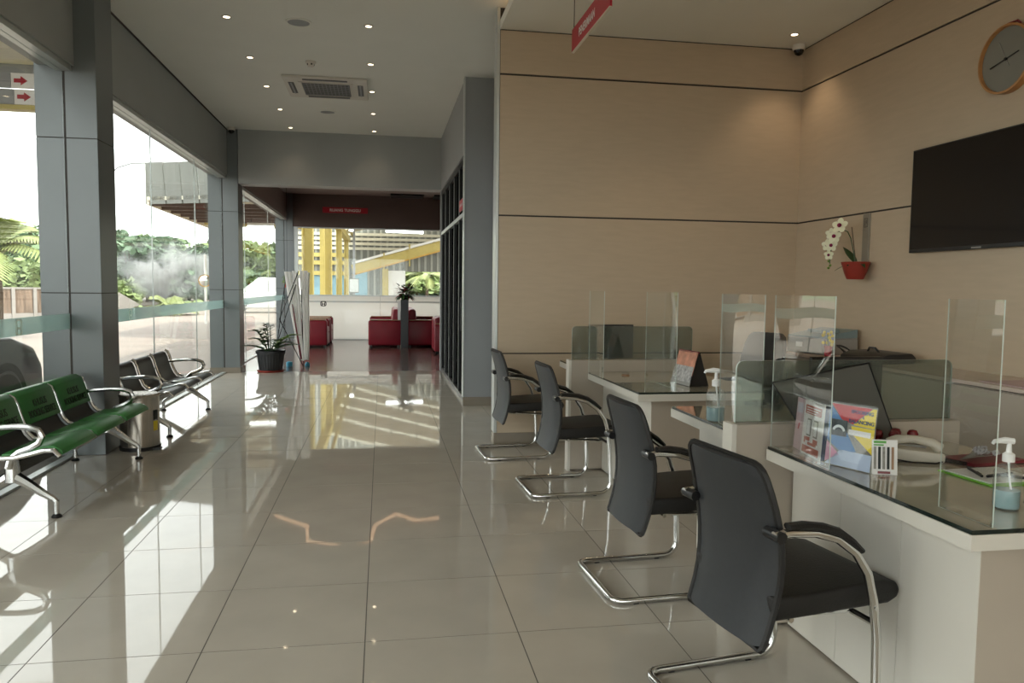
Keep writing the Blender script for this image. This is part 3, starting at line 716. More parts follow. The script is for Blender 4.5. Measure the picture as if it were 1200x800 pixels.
mb = MB(); P = [fr.p(a, b, d) for d in (0.004, 0.007) for a, b in ((-0.008, 0), (w+0.008, 0), (w+0.008, h+0.01), (-0.008, h+0.01))]
mb.add(P, [(0, 1, 2, 3), (7, 6, 5, 4), (0, 4, 5, 1), (1, 5, 6, 2), (2, 6, 7, 3), (3, 7, 4, 0)]).build('clear_front', 'clearfilm', t, world=True)
# pink leaflet holder behind
t, fr, w = upright('leaflet_holder', 'pale pink leaflet in a clear holder against the front partition', 'leaflet holder', (1.612, 2.785, ZI), (1.598, 2.705, ZI), 0.20, 0.015, math.radians(4), 'pink', 'paper')
h = 0.20
flat('title_block', 'lilac', fr, S(rect(0.15, 0.72, 0.85, 0.92)), t); flat('mark', 'signred', fr, S([(0.4, 0.4), (0.52, 0.4), (0.6, 0.52), (0.48, 0.52)]), t)
# swatch card
t, fr, w = upright('swatch_card', 'small white display card with dark refill strips right of the poster', 'card', (1.640, 2.325, ZI), (1.717, 2.300, ZI), 0.118, 0.014, math.radians(6), 'paper', 'paper')
h = 0.118
for k, m in enumerate(('postergrey', 'blackink', 'postergrey', 'blackink', 'tan')): flat('refill_strip', m, fr, S(rect(0.06+k*0.175, 0.16, 0.16+k*0.175, 0.80)), t)
flat('red_bar', 'stampred', fr, S(rect(0.22, 0.03, 0.72, 0.10)), t); flat('green_print', 'inkgreen', fr, S(rect(0.06, 0.90, 0.55, 0.97)), t); flat('green_print', 'inkgreen', fr, S(rect(0.06, 0.83, 0.45, 0.87)), t)
# grey board leaning on the partition
t = thing('leaning_board', 'dark grey board with black edge leaning on the front partition behind the posters', 'board', (1.83, 2.79, ZT))
q = [ony(905, 448, 2.80), ony(1018, 425, 2.835), ony(1037, 503, 2.80), ony(925, 508, 2.72)]
q[3] = Vector((1.69, 2.775, ZT+0.003)); q[2] = Vector((2.08, 2.80, ZT+0.003))
nn = (q[1]-q[0]).cross(q[3]-q[0]).normalized()*0.006
MB().add(q+[p+nn for p in q], [(0, 1, 2, 3), (7, 6, 5, 4), (0, 4, 5, 1), (1, 5, 6, 2), (2, 6, 7, 3), (3, 7, 4, 0)]).build('panel', 'boardgrey', t, world=True)
MB().tube([q[0], q[1], q[2], q[3]], 0.005, 6, closed=True).build('edge_strip', 'blackplastic', t, world=True)
# telephone
t = thing('desk_phone', 'cream desk telephone with coiled cord beside the swatch card', 'telephone', (1.94, 2.54, ZI), math.radians(-20))
MB().prism([(-0.10, 0), (0.10, 0), (0.10, 0.035), (-0.10, 0.055)], -0.08, 0.08).build('body', 'phone', t, smooth=True, bevel=0.008)
MB().tube([(-0.085, -0.05, 0.062), (-0.06, -0.05, 0.078), (0, -0.05, 0.082), (0.06, -0.05, 0.070), (0.088, -0.05, 0.050)], [0.021, 0.018, 0.014, 0.018, 0.021], 10).build('handset', 'phone', t, smooth=True)
MB().box(-0.05, 0.06, 0.0, 0.06, 0.040, 0.050).build('keypad', 'printergrey', t)
co = [(0.09+0.006*math.cos(k*0.9)+0.0010*k, -0.055-0.0012*k, 0.014+0.006*math.sin(k*0.9)) for k in range(60)]
MB().tube([(-0.1, -0.06, 0.01), (-0.02, -0.10, 0.005), (0.06, -0.10, 0.005), (0.1, -0.07, 0.008)]+co[::1], 0.0028, 5).build('cord', 'blackplastic', t, smooth=True)
# stamps
for k, (x, y, lb) in enumerate(((1.935, 2.72, 'dark red rubber stamp at the left of the four behind the telephone'), (1.985, 2.69, 'dark red rubber stamp with its face to the front, behind the telephone'), (2.03, 2.74, 'dark red rubber stamp at the back of the four behind the telephone'), (2.075, 2.70, 'dark red rubber stamp at the right of the four behind the telephone'))):
    t = thing('rubber_stamp', lb, 'stamp', (x, y, ZI), 0.4*k, 'rubber stamps behind the telephone')
    MB().lathe([(0.020, 0.0), (0.021, 0.012), (0.012, 0.022), (0.011, 0.034), (0.019, 0.046), (0.021, 0.060), (0.014, 0.072), (0.002, 0.075)], 14).build('handle', 'stampred', t, smooth=True)
    MB().lathe([(0.022, 0.0), (0.022, 0.008)], 14).build('plate', 'blackplastic', t)
# tray under/near the stamps
# bunch of dried flowers lying on a red booklet
t = tag(MB().box(-0.13, 0.13, -0.07, 0.07, 0, 0.012).build('booklet', 'wine', bevel=0.002), 'dark red booklet lying under the dried flowers', 'booklet'); t.location = (2.19, 2.46, ZI); t.rotation_euler = (0, 0, 0.15)
t = thing('dried_flowers', 'sprig of small grey dried flowers lying on the red booklet', 'dried flowers', (2.13, 2.44, ZI+0.013), 0.2)
st = MB(); hd = MB(); rnd = random.Random(3)
for k in range(16):
    a = rnd.uniform(-0.5, 0.5); L = rnd.uniform(0.05, 0.15); e = (-0.06+L*math.cos(a), L*math.sin(a)*0.8, 0.018+rnd.uniform(0, 0.02))
    st.tube([(-0.07, 0, 0.004), ((-0.07+e[0])/2, e[1]*0.4, 0.014), e], 0.0013, 4)
    for j in range(6): hd.ball((e[0]+rnd.uniform(-1, 1)*0.009, e[1]+rnd.uniform(-1, 1)*0.009, e[2]+rnd.uniform(-0.004, 0.006)), 0.0045, 6)
st.build('stem', 'postergrey', t); hd.build('flower_heads', 'fabricgrey', t, smooth=True, kind='stuff')
# green clipboard edge with papers and pens
t = thing('clipboard', 'lime green clipboard with papers on the nearest desk', 'clipboard', (2.03, 2.25, ZI), math.radians(4))
MB().box(-0.12, 0.12, -0.13, 0.10, 0, 0.004).build('board', 'limegreen', t, bevel=0.001)
MB().box(-0.105, 0.115, -0.10, 0.09, 0.0042, 0.007).build('paper', 'paper', t)
for k, (x, y, a, lb) in enumerate(((1.985, 2.27, 1.2, 'black pen lying crosswise at the left of the clipboard'), (2.04, 2.22, 0.25, 'black pen lying along the clipboard papers'), (2.075, 2.18, 2.3, 'black pen lying at the right of the clipboard'))):
    t = thing('pen', lb, 'pen', (x, y, ZI+0.0125), a, 'pens on the clipboard')
    MB().tube([(-0.065, 0, 0), (0.05, 0, 0), (0.066, 0, 0)], [0.0048, 0.0048, 0.0015], 8).build('barrel', 'blackplastic', t, smooth=True)
    MB().tube([(-0.065, 0, 0.006), (-0.025, 0, 0.006)], 0.0014, 5).build('clip', 'chrome', t)
# pump bottles
def sanitizer(label, loc, s=1.0):
    t = thing('pump_bottle', label, 'pump bottle', loc, math.radians(-20), 'hand sanitizer pump bottles on the desks')
    MB().lathe([(0.034*s, 0.0), (0.036*s, 0.006), (0.036*s, 0.105*s), (0.030*s, 0.122*s), (0.014*s, 0.132*s), (0.013*s, 0.14*s)], 20).build('bottle', 'bottle', t, smooth=True)
    MB().lathe([(0.032*s, 0.004), (0.0335*s, 0.008), (0.0335*s, 0.055*s), (0.0005, 0.0555*s)], 20).build('gel', 'gel', t, smooth=True)
    MB().lathe([(0.016*s, 0.136*s), (0.016*s, 0.158*s), (0.008*s, 0.164*s), (0.006*s, 0.19*s)], 14).build('pump_collar', 'inkwhite', t, smooth=True)
    MB().tube([(0.012*s, 0, 0.195*s), (-0.012*s, 0, 0.197*s), (-0.04*s, 0, 0.193*s), (-0.044*s, 0, 0.185*s)], [0.009*s, 0.010*s, 0.006*s, 0.005*s], 8).build('pump_nozzle', 'inkwhite', t, smooth=True)
    MB().tube([(0, 0, 0.14*s), (0.008*s, 0, 0.07*s), (0.02*s, 0, 0.01)], 0.003*s, 6).build('dip_tube', 'inkwhite', t, smooth=True)
sanitizer('clear pump bottle of blue hand gel at the corner of the nearest desk', (1.775, 1.905, ZI), 1.0)
sanitizer('clear pump bottle of hand gel on the desk behind the front partition', (1.555, 3.385, ZI), 1.22)
# headset / cable at the frame edge
t = thing('black_earpiece', 'small black earpiece with a looped cord beside the near pump bottle', 'earpiece', (1.815, 1.835, ZI))
MB().ball((0, 0, 0.016), 0.016, 10, sc=(1.4, 0.9, 1)).build('body', 'blackplastic', t, smooth=True)
MB().tube([(-0.015, 0.01, 0.018), (-0.028, 0.02, 0.03), (-0.02, 0.02, 0.055), (0.0, 0.01, 0.075), (0.04, 0.0, 0.085), (0.09, 0.0, 0.06), (0.12, 0, 0.004)], 0.0028, 6).build('cord', 'blackplastic', t, smooth=True)

# ---- other desks
t = thing('desk_calendar', 'standing desk calendar with an orange picture on the third desk', 'calendar', (1.97, 4.75, ZI))
a = Vector((1.912, 4.87, ZI)); b = Vector((1.938, 4.61, ZI)); r_ = (b-a).normalized(); n_ = r_.cross(Vector((0, 0, 1)))
fr = Frame(a, r_, Vector((0, 0, 1))*math.cos(0.27)-n_*math.sin(0.27)); w = (b-a).length; h = 0.225
flat('page', 'calorange', fr, S(rect(0.02, 0.30, 0.98, 1.0)), t, d=0, t=0.004); flat('page_lower', 'calgrey', fr, S(rect(0.02, 0.10, 0.98, 0.56)), t, d=0.0042)
flat('base_edge', 'printergrey', fr, S(rect(0, 0, 1, 0.10)), t, d=0, t=0.005); flat('cover', 'wine', fr, S(rect(0, 0.97, 1, 1.02)), t, d=-0.004, t=0.008)
tl, tr_ = fr.p(0, h, -0.004), fr.p(w, h, -0.004); ba = a-n_*0.13; bb = b-n_*0.13
MB().add([tl, tr_, bb, ba, tl-n_*0.005, tr_-n_*0.005, bb-n_*0.005, ba-n_*0.005], [(0, 1, 2, 3), (7, 6, 5, 4), (0, 4, 5, 1), (1, 5, 6, 2), (2, 6, 7, 3), (3, 7, 4, 0)]).build('rear_stand', 'blackplastic', t, world=True)
MB().add([a, ba, tl, b, bb, tr_], [(0, 1, 2), (5, 4, 3)]).add([a+Vector((0,0,0.002)), b+Vector((0,0,0.002)), bb+Vector((0,0,0.002)), ba+Vector((0,0,0.002))], [(0, 1, 2, 3)]).build('stand_side', 'blackplastic', t, world=True)
def monitor(label, x0, x1, y, z1, loc):
    t = thing('computer_monitor', label, 'monitor', loc, 0, 'monitors on the service desks')
    xm = (x0+x1)/2
    MB().box(x0, x1, y-0.012, y+0.012, z1-0.27, z1).build('screen_housing', 'blackplastic', t, world=True, bevel=0.004)
    MB().box(x0+0.012, x1-0.012, y+0.0125, y+0.0135, z1-0.255, z1-0.012).build('screen', 'screen', t, world=True)
    MB().box(xm-0.025, xm+0.025, y-0.03, y-0.012, ZI+0.008, z1-0.12).build('neck', 'blackplastic', t, world=True)
    MB().box(xm-0.11, xm+0.11, y-0.09, y+0.07, ZI, ZI+0.008).build('base', 'blackplastic', t, world=True, bevel=0.002)
p = ony(950, 418, 3.35); q = ony(1033, 421, 3.35); monitor('black monitor behind the front partition', p.x, q.x, 3.35, p.z, ((p.x+q.x)/2, 3.35, ZT))
p = ony(690, 380, 6.0); q = ony(742, 383, 6.0); monitor('black monitor behind the far partition', p.x, q.x, 6.0, p.z, ((p.x+q.x)/2, 6.0, ZT))
t = tag(MB().box(-0.15, 0.15, -0.11, 0.11, 0, 0.035).build('paper_stack', 'lilac', bevel=0.002), 'stack of pale lilac papers behind the front partition', 'papers'); t.location = (2.08, 3.08, ZI)
t = tag(MB().box(-0.10, 0.10, -0.10, 0.10, 0, 0.012).build('folder', 'olive', bevel=0.003), 'olive yellow folder on the second desk', 'folder'); t.location = (2.22, 3.52, ZI); t.rotation_euler = (0, 0, 0.3)
t = tag(MB().lathe([(0.028, 0), (0.028, 0.006), (0.022, 0.008)], 16).build('cable_grommet', 'tan', smooth=True), 'small round tan cable cap on the calendar desk top', 'cable cap'); t.location = (1.72, 5.25, ZI)
# operator chair
t = thing('office_chair', 'black high-backed office chair behind the third desk', 'office chair', (2.66, 5.42, 0), math.radians(195))
MB().prism([(-0.24, 0.42), (0.24, 0.42), (0.26, 0.46), (0.22, 0.50), (-0.22, 0.50)], -0.23, 0.23).build('seat', 'leather', t, smooth=True, bevel=0.02, seg=3)
vs = []; fs = []; rows = [(0.52, 0.19, -0.22), (0.60, 0.215, -0.215), (0.72, 0.225, -0.225), (0.85, 0.22, -0.25), (0.96, 0.205, -0.275), (1.02, 0.18, -0.29), (1.045, 0.14, -0.295)]
for off in (0, -0.06):
    for z, w_, x in rows:
        for j in range(7):
            qv = -1+j/3; vs.append((x+off*(1-0.4*abs(qv)**3)+0.03*qv*qv, qv*w_, z))
n_r = len(rows)*7
for i in range(len(rows)-1):
    for j in range(6):
        k = i*7+j; fs += [(k, k+1, k+8, k+7), (n_r+k, n_r+k+7, n_r+k+8, n_r+k+1)]
for j in range(6): fs += [(j, n_r+j, n_r+j+1, j+1), (n_r-7+j, n_r-6+j, 2*n_r-6+j, 2*n_r-7+j)]
for i in range(len(rows)-1): fs += [(i*7, i*7+7, n_r+i*7+7, n_r+i*7), (i*7+6, n_r+i*7+6, n_r+i*7+13, i*7+13)]
MB().add(vs, fs).build('backrest', 'leather', t, smooth=True)
MB().box(-0.26, -0.20, -0.04, 0.04, 0.40, 0.60).build('back_bracket', 'blackplastic', t)
MB().tube([(0, 0, 0.09), (0, 0, 0.42)], 0.028, 12).build('gas_column', 'chrome', t, smooth=True)
for k in range(5):
    a = k*2*PI/5; c_, s_ = math.cos(a), math.sin(a)
    l = MB().tube([(0, 0, 0.10), (0.28*c_, 0.28*s_, 0.075)], [0.028, 0.016], 8).build('base_arm', 'blackplastic', t, smooth=True)
    M_ = Matrix.Translation((0.28*c_, 0.28*s_, 0.028)) @ Matrix.Rotation(PI/2, 4, 'X')
    MB().lathe([(0.028, -0.02), (0.028, 0.02)], 12, M=M_).build('caster', 'blackplastic', l, smooth=True)
for sy in (-1, 1):
    MB().tube([(0.05, sy*0.24, 0.45), (0.05, sy*0.28, 0.55), (0.03, sy*0.28, 0.66), (-0.2, sy*0.26, 0.66)], 0.016, 8).build('armrest', 'blackplastic', t, smooth=True)

# credenza along the right wall with printer and bag
t = thing('side_cabinet', 'long pale cabinet along the right wall below the television', 'cabinet', (3.53, 4.4, 0))
MB().box(3.30, XR-0.013, 2.2, 6.55, 0.845, 0.868).build('top', 'cabinettop', t, world=True, bevel=0.003)
MB().box(3.34, XR-0.013, 2.22, 6.54, 0.08, 0.835).build('body', 'deskside', t, world=True)
MB().box(3.36, XR-0.013, 2.22, 6.54, 0, 0.08).build('plinth', 'blackplastic', t, world=True)
for k in range(7):
    y0 = 2.23+k*0.615; d_ = MB().box(3.322, 3.34, y0+0.003, y0+0.612, 0.09, 0.83).build('door', 'deskside', t, world=True)
    MB().box(3.31, 3.322, y0+0.56, y0+0.575, 0.62, 0.74).build('handle', 'alu', d_, world=True)
t = tag(MB().box(-0.2, 0.2, -0.32, 0.32, 0, 0.004).build('table_cloth', 'pink'), 'pink sheet lying on the side cabinet top', 'sheet'); t.location = (3.54, 3.5, 0.869)
t = thing('printer', 'grey printer with blue-grey lid on the side cabinet', 'printer', (3.53, 5.72, 0.8685), math.radians(8))
MB().box(-0.17, 0.17, -0.22, 0.22, 0, 0.13).build('body', 'printergrey', t, bevel=0.012)
MB().prism([(-0.165, 0.13), (0.165, 0.13), (0.165, 0.20), (0.02, 0.175), (-0.165, 0.14)], -0.215, 0.215).build('lid', 'printerblue', t, bevel=0.008)
MB().box(-0.172, -0.17, 0.02, 0.10, 0.05, 0.09).build('label', 'inkwhite', t); MB().box(-0.16, 0.02, -0.18, -0.02, 0.175, 0.20).build('paper_tray', 'printerblue', t, bevel=0.006)
t = thing('black_bag', 'flat black zipped bag lying on the side cabinet right of the printer', 'bag', (3.5, 4.98, 0.8685), math.radians(4))
MB().prism([(-0.14, 0), (0.16, 0), (0.17, 0.04), (0.13, 0.075), (-0.06, 0.07), (-0.14, 0.04)], -0.21, 0.21).build('body', 'blackplastic', t, smooth=True, bevel=0.015)
MB().tube([(-0.02, -0.06, 0.068), (-0.03, -0.03, 0.10), (-0.03, 0.03, 0.10), (-0.02, 0.06, 0.068)], 0.008, 6).build('strap', 'blackplastic', t, smooth=True)
t = thing('artificial_flower', 'small yellow flowers in a red holder beside the printer', 'flowers', (3.40, 5.42, 0.8685))
MB().lathe([(0.025, 0), (0.030, 0.08), (0.026, 0.08)], 12).build('holder', 'signred', t, smooth=True)
mb = MB(); rnd = random.Random(5)
for k in range(14): mb.ball((rnd.uniform(-0.04, 0.04), rnd.uniform(-0.04, 0.04), 0.09+rnd.uniform(0, 0.10)), 0.014, 6)
mb.build('blooms', 'yellowlabel', t, smooth=True, kind='stuff'); MB().tube([(0, 0, 0.07), (0.0, 0.01, 0.17)], 0.004, 5).build('stem', 'leaflight', t)
t = thing('power_cable', 'black looped cable on the side cabinet between printer and bag', 'cable', (3.44, 5.27, 0.8685))
MB().tube([(0.03*math.cos(a*0.5)*(1+0.05*a), 0.05*math.sin(a*0.5), 0.006+0.09*abs(math.sin(a*0.25))) for a in range(24)], 0.005, 6).build('cord', 'blackplastic', t, smooth=True)

# ================================================================== ON THE BEIGE WALLS
t = thing('television', 'large black flat television on the right wall', 'television', (XR-0.03, 4.35, 1.645))
MB().box(XR-0.055, XR-0.02, 3.70, 4.965, 1.648, 2.368).build('housing', 'blackplastic', t, world=True, bevel=0.004)
MB().box(XR-0.0565, XR-0.055, 3.712, 4.953, 1.672, 2.358).build('screen', 'screen', t, world=True)
MB().box(XR-0.058, XR-0.055, 4.29, 4.37, 1.652, 1.662).build('maker_plate', 'printergrey', t, world=True)
MB().box(XR-0.02, XR, 4.1, 4.6, 1.85, 2.15).build('wall_mount', 'blackmetal', t, world=True)
cc = onx(1178, 69, XR-0.04)
t = thing('wall_clock', 'round wooden wall clock with a plain grey face', 'clock', (XR-0.001, cc.y, cc.z))
M_ = Matrix.Rotation(-PI/2, 4, 'Y'); RC = 0.205
MB().lathe([(RC, 0.0), (RC, 0.05), (RC-0.012, 0.052), (RC-0.014, 0.03), (RC-0.014, 0.028)], 40, M=M_, cap=False).build('rim', 'clockwood', t, smooth=True)
MB().lathe([(RC-0.006, 0.002), (RC-0.013, 0.03)], 40, M=M_).build('face', 'clockface', t)
def hand(ang, L, w_, tail, m, z):
    a = math.radians(ang); d = Vector((-z, -math.sin(a), math.cos(a))); d = Vector((0, -math.sin(a), math.cos(a)))
    return MB().bar(Vector((-z, 0, 0))-d*tail, Vector((-z, 0, 0))+d*L, w_, 0.002, up=(1, 0, 0)).build('clock_hand', m, t)
hand(-103, 0.125, 0.007, 0.10, 'blackplastic', 0.036); hand(-28, 0.13, 0.005, 0.05, 'printergrey', 0.034)
MB().lathe([(0.009, 0.03), (0.009, 0.042)], 12, M=M_).build('hub', 'blackplastic', t)
MB().tube([(-0.03, 0.05, RC-0.006), (-0.012, 0.02, RC+0.012), (-0.012, -0.05, RC+0.010), (-0.03, -0.09, RC-0.02)], 0.006, 6).build('hanging_strap', 'wine', t, smooth=True)

# orchid on a wall strip
pt = onx(1017, 250, XR); pb = onx(1019, 302, XR)
t = thing('wall_strip', 'taupe metal strip bearing a small engraved mark above the orchid pot', 'wall bracket', (XR, pt.y, pb.z))
MB().box(XR-0.012, XR-0.0005, pt.y-0.042, pt.y+0.042, 1.58, 1.985).build('plate', 'taupe', t, world=True, bevel=0.002)
fr = Frame((XR-0.013, pt.y+0.022, 1.875), (0, -1, 0), (0, 0, 1))
mb = MB()
for a in (rect(0, 0, 0.045, 0.004), rect(0, 0.066, 0.045, 0.07), rect(0, 0, 0.004, 0.07), rect(0.041, 0, 0.045, 0.07), rect(0.012, 0.012, 0.017, 0.058), rect(0.024, 0.03, 0.035, 0.035), rect(0.028, 0.035, 0.033, 0.058), rect(0.026, 0.012, 0.032, 0.018)): mb.add([fr.p(x, y, 0.001) for x, y in a], [(0, 1, 2, 3)])
mb.build('engraved_mark', 'groove', t, world=True)
MB().box(XR-0.10, XR-0.0125, pt.y-0.012, pt.y+0.012, 1.585, 1.60).build('pot_arm', 'taupe', t, world=True)
po = onx(1003, 300, 3.655)
t = thing('orchid', 'white orchid with dark red hearts in a red pot hung on the wall strip', 'orchid', (3.655, po.y, 1.465))
pr = [(0.062, 0.0), (0.066, 0.005), (0.085, 0.05), (0.100, 0.10), (0.108, 0.12), (0.112, 0.135), (0.104, 0.135), (0.098, 0.115)]
MB().lathe([(0.045, 0)]+[(r_*0.97, z) for r_, z in pr], 20).build('pot', 'potred', t, smooth=True)
MB().lathe([(0.098, 0.112), (0.0005, 0.118)], 16, cap=False).build('soil', 'soil', t)
def leafmesh(base, d, L, w_, droop, n=8):
    base = Vector(base); d = Vector(d).normalized(); side = d.cross(Vector((0, 0, 1))).normalized(); vs = []; fs = []
    for i in range(n+1):
        s = i/n; c = base+d*(L*s)+Vector((0, 0, -droop*s*s)); ww = w_*math.sin(PI*(0.08+0.92*s)**0.8)*0.5+0.001
        vs += [c-side*ww+Vector((0, 0, 0.15*ww)), c+Vector((0, 0, -0.1*ww)), c+side*ww+Vector((0, 0, 0.15*ww))]
    for i in range(n): k = 3*i; fs += [(k, k+1, k+4, k+3), (k+1, k+2, k+5, k+4)]
    return MB().add(vs, fs)
for d, L, w_, dr in (((-0.1, 0.75, 0.85), 0.22, 0.075, 0.03), ((-0.1, -0.9, 0.35), 0.16, 0.06, 0.10), ((-0.3, 0.9, -0.05), 0.20, 0.03, 0.05), ((-0.6, -0.3, 0.3), 0.13, 0.06, 0.08)):
    leafmesh((0, 0, 0.125), d, L, w_, dr).build('leaf', 'leafdark', t, smooth=True, fixn=False)
st = [(0, 0, 0.12), (-0.01, 0.02, 0.22), (-0.02, 0.045, 0.32), (-0.03, 0.075, 0.375), (-0.04, 0.13, 0.395), (-0.05, 0.19, 0.37), (-0.055, 0.235, 0.31), (-0.055, 0.26, 0.22), (-0.055, 0.265, 0.13)]
MB().tube(st, 0.004, 6).build('flower_stem', 'leafdark', t, smooth=True); MB().tube([(0.004, 0, 0.12), (-0.012, 0.05, 0.41)], 0.0035, 5).build('stake', 'bark', t)
def flower(c, r_, tilt):
    c = Vector(c); nrm = Vector((-0.8, -0.55, 0.1+tilt)).normalized(); u = nrm.cross(Vector((0, 0, 1))).normalized(); v = u.cross(nrm)
    mb = MB()
    for k in range(5):
        a = math.radians(90+72*k); d = u*math.cos(a)+v*math.sin(a); e = nrm.cross(d); pts = []
        for s, ww in ((0.05, 0.1), (0.35, 0.42), (0.7, 0.52), (0.95, 0.3), (1.05, 0.05)): pts.append((s, ww))
        L = [c+d*(r_*s)+e*(r_*ww*0.8)+nrm*(0.12*r_*s) for s, ww in pts]; R_ = [c+d*(r_*s)-e*(r_*ww*0.8)+nrm*(0.12*r_*s) for s, ww in pts]
        n = len(pts); mb.add(L+R_, [(i, i+1, n+i+1, n+i) for i in range(n-1)])
    o = mb.build('bloom', 'petal', t, fixn=False)
    MB().ball(c+nrm*(0.25*r_), r_*0.28, 8).build('bloom_heart', 'petalheart', o, smooth=True)
for c, r_, ti in (((-0.06, 0.135, 0.425), 0.062, 0.2), ((-0.07, 0.19, 0.345), 0.056, 0), ((-0.06, 0.255, 0.37), 0.045, 0), ((-0.07, 0.225, 0.275), 0.050, -0.1), ((-0.07, 0.285, 0.28), 0.046, -0.1), ((-0.065, 0.265, 0.20), 0.040, -0.2)): flower(c, r_, ti)
for k, z in enumerate((0.15, 0.115, 0.095)): MB().ball((-0.06, 0.262+0.012*(-1)**k, z), 0.011, 8).build('bud', 'leaflight', t, smooth=True)

# ================================================================== CEILING FITTINGS AND SIGNS
def downlight(loc, label, power=0):
    t = thing('downlight', label, 'downlight', loc, 0, 'recessed ceiling downlights')
    MB().lathe([(0.046, 0.0), (0.047, -0.005), (0.030, -0.007), (0.028, -0.001)], 20, cap=False).build('trim_ring', 'white', t, smooth=True)
    MB().lathe([(0.027, -0.002), (0.0005, -0.0025)], 16, cap=False).build('lamp_disc', 'lamp', t)
    if power:
        l = bpy.data.lights.new('spot', 'SPOT'); l.energy = power; l.color = (1.0, 0.74, 0.48); l.spot_size = math.radians(95); l.spot_blend = 0.7; l.shadow_soft_size = 0.04
        o = bpy.data.objects.new('lamp_light', l); COL.objects.link(o); o.parent = t; o.location = (0, 0, -0.02)
order = ('nearest', 'second', 'third', 'fourth', 'farthest')
for k, y in enumerate((7.28, 8.50, 9.67, 10.88, 12.09)):
    downlight((-1.355, y, ZC), 'recessed ceiling downlight, %s of the row nearer the window' % order[k], 3)
    downlight((-0.121, y, ZC), 'recessed ceiling downlight, %s of the row right of the cassette' % order[k], 3)
downlight((2.27, 5.60, ZD), 'recessed downlight at the top edge above the desks', 14)
downlight((3.464, 6.205, ZD), 'recessed downlight in the dropped ceiling near the wall corner', 10)
for (x, y, lb) in ((-0.74, 7.30, 'round ceiling speaker grille nearer the viewer'), (-0.732, 10.905, 'round ceiling speaker grille beyond the cassette')):
    t = thing('ceiling_speaker', lb, 'speaker', (x, y, ZC), 0, 'round speakers in the hall ceiling')
    MB().lathe([(0.115, 0.0), (0.117, -0.008), (0.098, -0.010), (0.096, -0.006)], 28, cap=False).build('ring', 'ceil', t, smooth=True)
    MB().lathe([(0.097, -0.006), (0.0005, -0.007)], 28, cap=False).build('grille', 'greywall', t)
t = thing('smoke_detector', 'small white smoke detector on the ceiling before the cassette', 'smoke detector', (-0.745, 8.53, ZC))
MB().lathe([(0.055, 0.0), (0.056, -0.018), (0.040, -0.022), (0.036, -0.045), (0.028, -0.055), (0.0005, -0.056)], 20).build('body', 'white', t, smooth=True)
for k in range(5):
    a = k*2*PI/5; MB().box(0.030, 0.039, -0.008, 0.008, -0.042, -0.026, M=Matrix.Rotation(a, 4, 'Z')).build('vent_slot', 'blackplastic', t)
# ceiling cassette
t = thing('ceiling_cassette', 'square four-way air conditioner cassette in the hall ceiling', 'air conditioner', (-0.645, 9.56, ZC))
MB().box(-0.475, 0.475, -0.475, 0.475, -0.028, -0.0).build('panel', 'white', t, bevel=0.012)
MB().box(-0.27, 0.27, -0.27, 0.27, -0.034, -0.028).build('intake_recess', 'darkframe', t)
for k in range(13):
    x = -0.26+k*0.52/12; MB().box(x-0.004, x+0.004, -0.265, 0.265, -0.040, -0.0345).build('grille_bar', 'greywall', t)
for k in range(9):
    y = -0.26+k*0.52/8; MB().box(-0.265, 0.265, y-0.004, y+0.004, -0.0445, -0.0405).build('grille_bar', 'greywall', t)
MB().box(-0.31, 0.31, 0.275, 0.30, -0.036, -0.028).box(-0.31, 0.31, -0.30, -0.275, -0.036, -0.028).box(-0.31, -0.275, -0.275, 0.275, -0.036, -0.028).box(0.275, 0.31, -0.275, 0.275, -0.036, -0.028).build('grille_frame', 'white', t)
for M_ in [Matrix.Rotation(k*PI/2, 4, 'Z') for k in range(4)]:
    l = MB().box(0.36, 0.425, -0.25, 0.25, -0.031, -0.0285, M=M_).build('air_slot', 'darkframe', t)
    MB().box(0.383, 0.402, -0.25, 0.25, -0.036, -0.0315, M=M_).build('louvre', 'greywall', l)
# dome cameras
def dome(loc, label):
    t = thing('dome_camera', label, 'security camera', loc, 0, 'white dome cameras')
    MB().lathe([(0.055, 0.0), (0.057, -0.03), (0.050, -0.045)], 20).build('housing', 'white', t, smooth=True)
    MB().lathe([(0.044, -0.045), (0.042, -0.06), (0.030, -0.080), (0.012, -0.090), (0.0005, -0.091)], 18).build('dome', 'screen', t, smooth=True)
dome((3.66, 6.47, ZD), 'white dome camera in the corner of the beige walls')
dome((-2.24, 12.28, ZC), 'white dome camera at the far end of the window wall')
# hanging sign over the desks
t = thing('hanging_sign', 'red hanging sign reading PENERIMAAN above the desks', 'sign', (1.4, 5.2, 3.12))
MB().box(1.392, 1.408, 4.72, 5.69, 3.120, 3.282).build('board', 'signred', t, world=True)
MB().box(1.390, 1.410, 4.72, 5.69, 3.115, 3.120).build('edge', 'cream', t, world=True)
text('PENERIMAAN', 0.085, 'inkwhite', Frame((1.392, 5.48, 3.170), (0, -1, 0), (0, 0, 1)), t, bold=0.001, squeeze=0.82)
text('PENERIMAAN', 0.085, 'inkwhite', Frame((1.408, 4.93, 3.170), (0, 1, 0), (0, 0, 1)), t, bold=0.001, squeeze=0.82)
for y in (5.66, 4.75): MB().tube([(1.4, y, 3.282), (1.4, y, ZD)], 0.003, 5).build('hanger', 'blackmetal', t, world=True)
a = ony(378, 242, YF); b = ony(431, 250.5, YF)
t = thing('waiting_room_sign', 'red sign reading RUANG TUNGGU on the brown bulkhead', 'sign', ((a.x+b.x)/2, YF-0.02, b.z))
MB().box(a.x, b.x, YF-0.02, YF, b.z, a.z-0.01).build('board', 'signred', t, world=True)
text('RUANG TUNGGU', 0.095, 'inkwhite', Frame(((a.x+b.x)/2, YF-0.02, (a.z+b.z)/2-0.037), (1, 0, 0), (0, 0, 1)), t, align='CENTER', bold=0.002)
t = thing('door_sign', 'small red sign hanging beside the black office glazing', 'sign', (0.925, 9.1, 2.26))
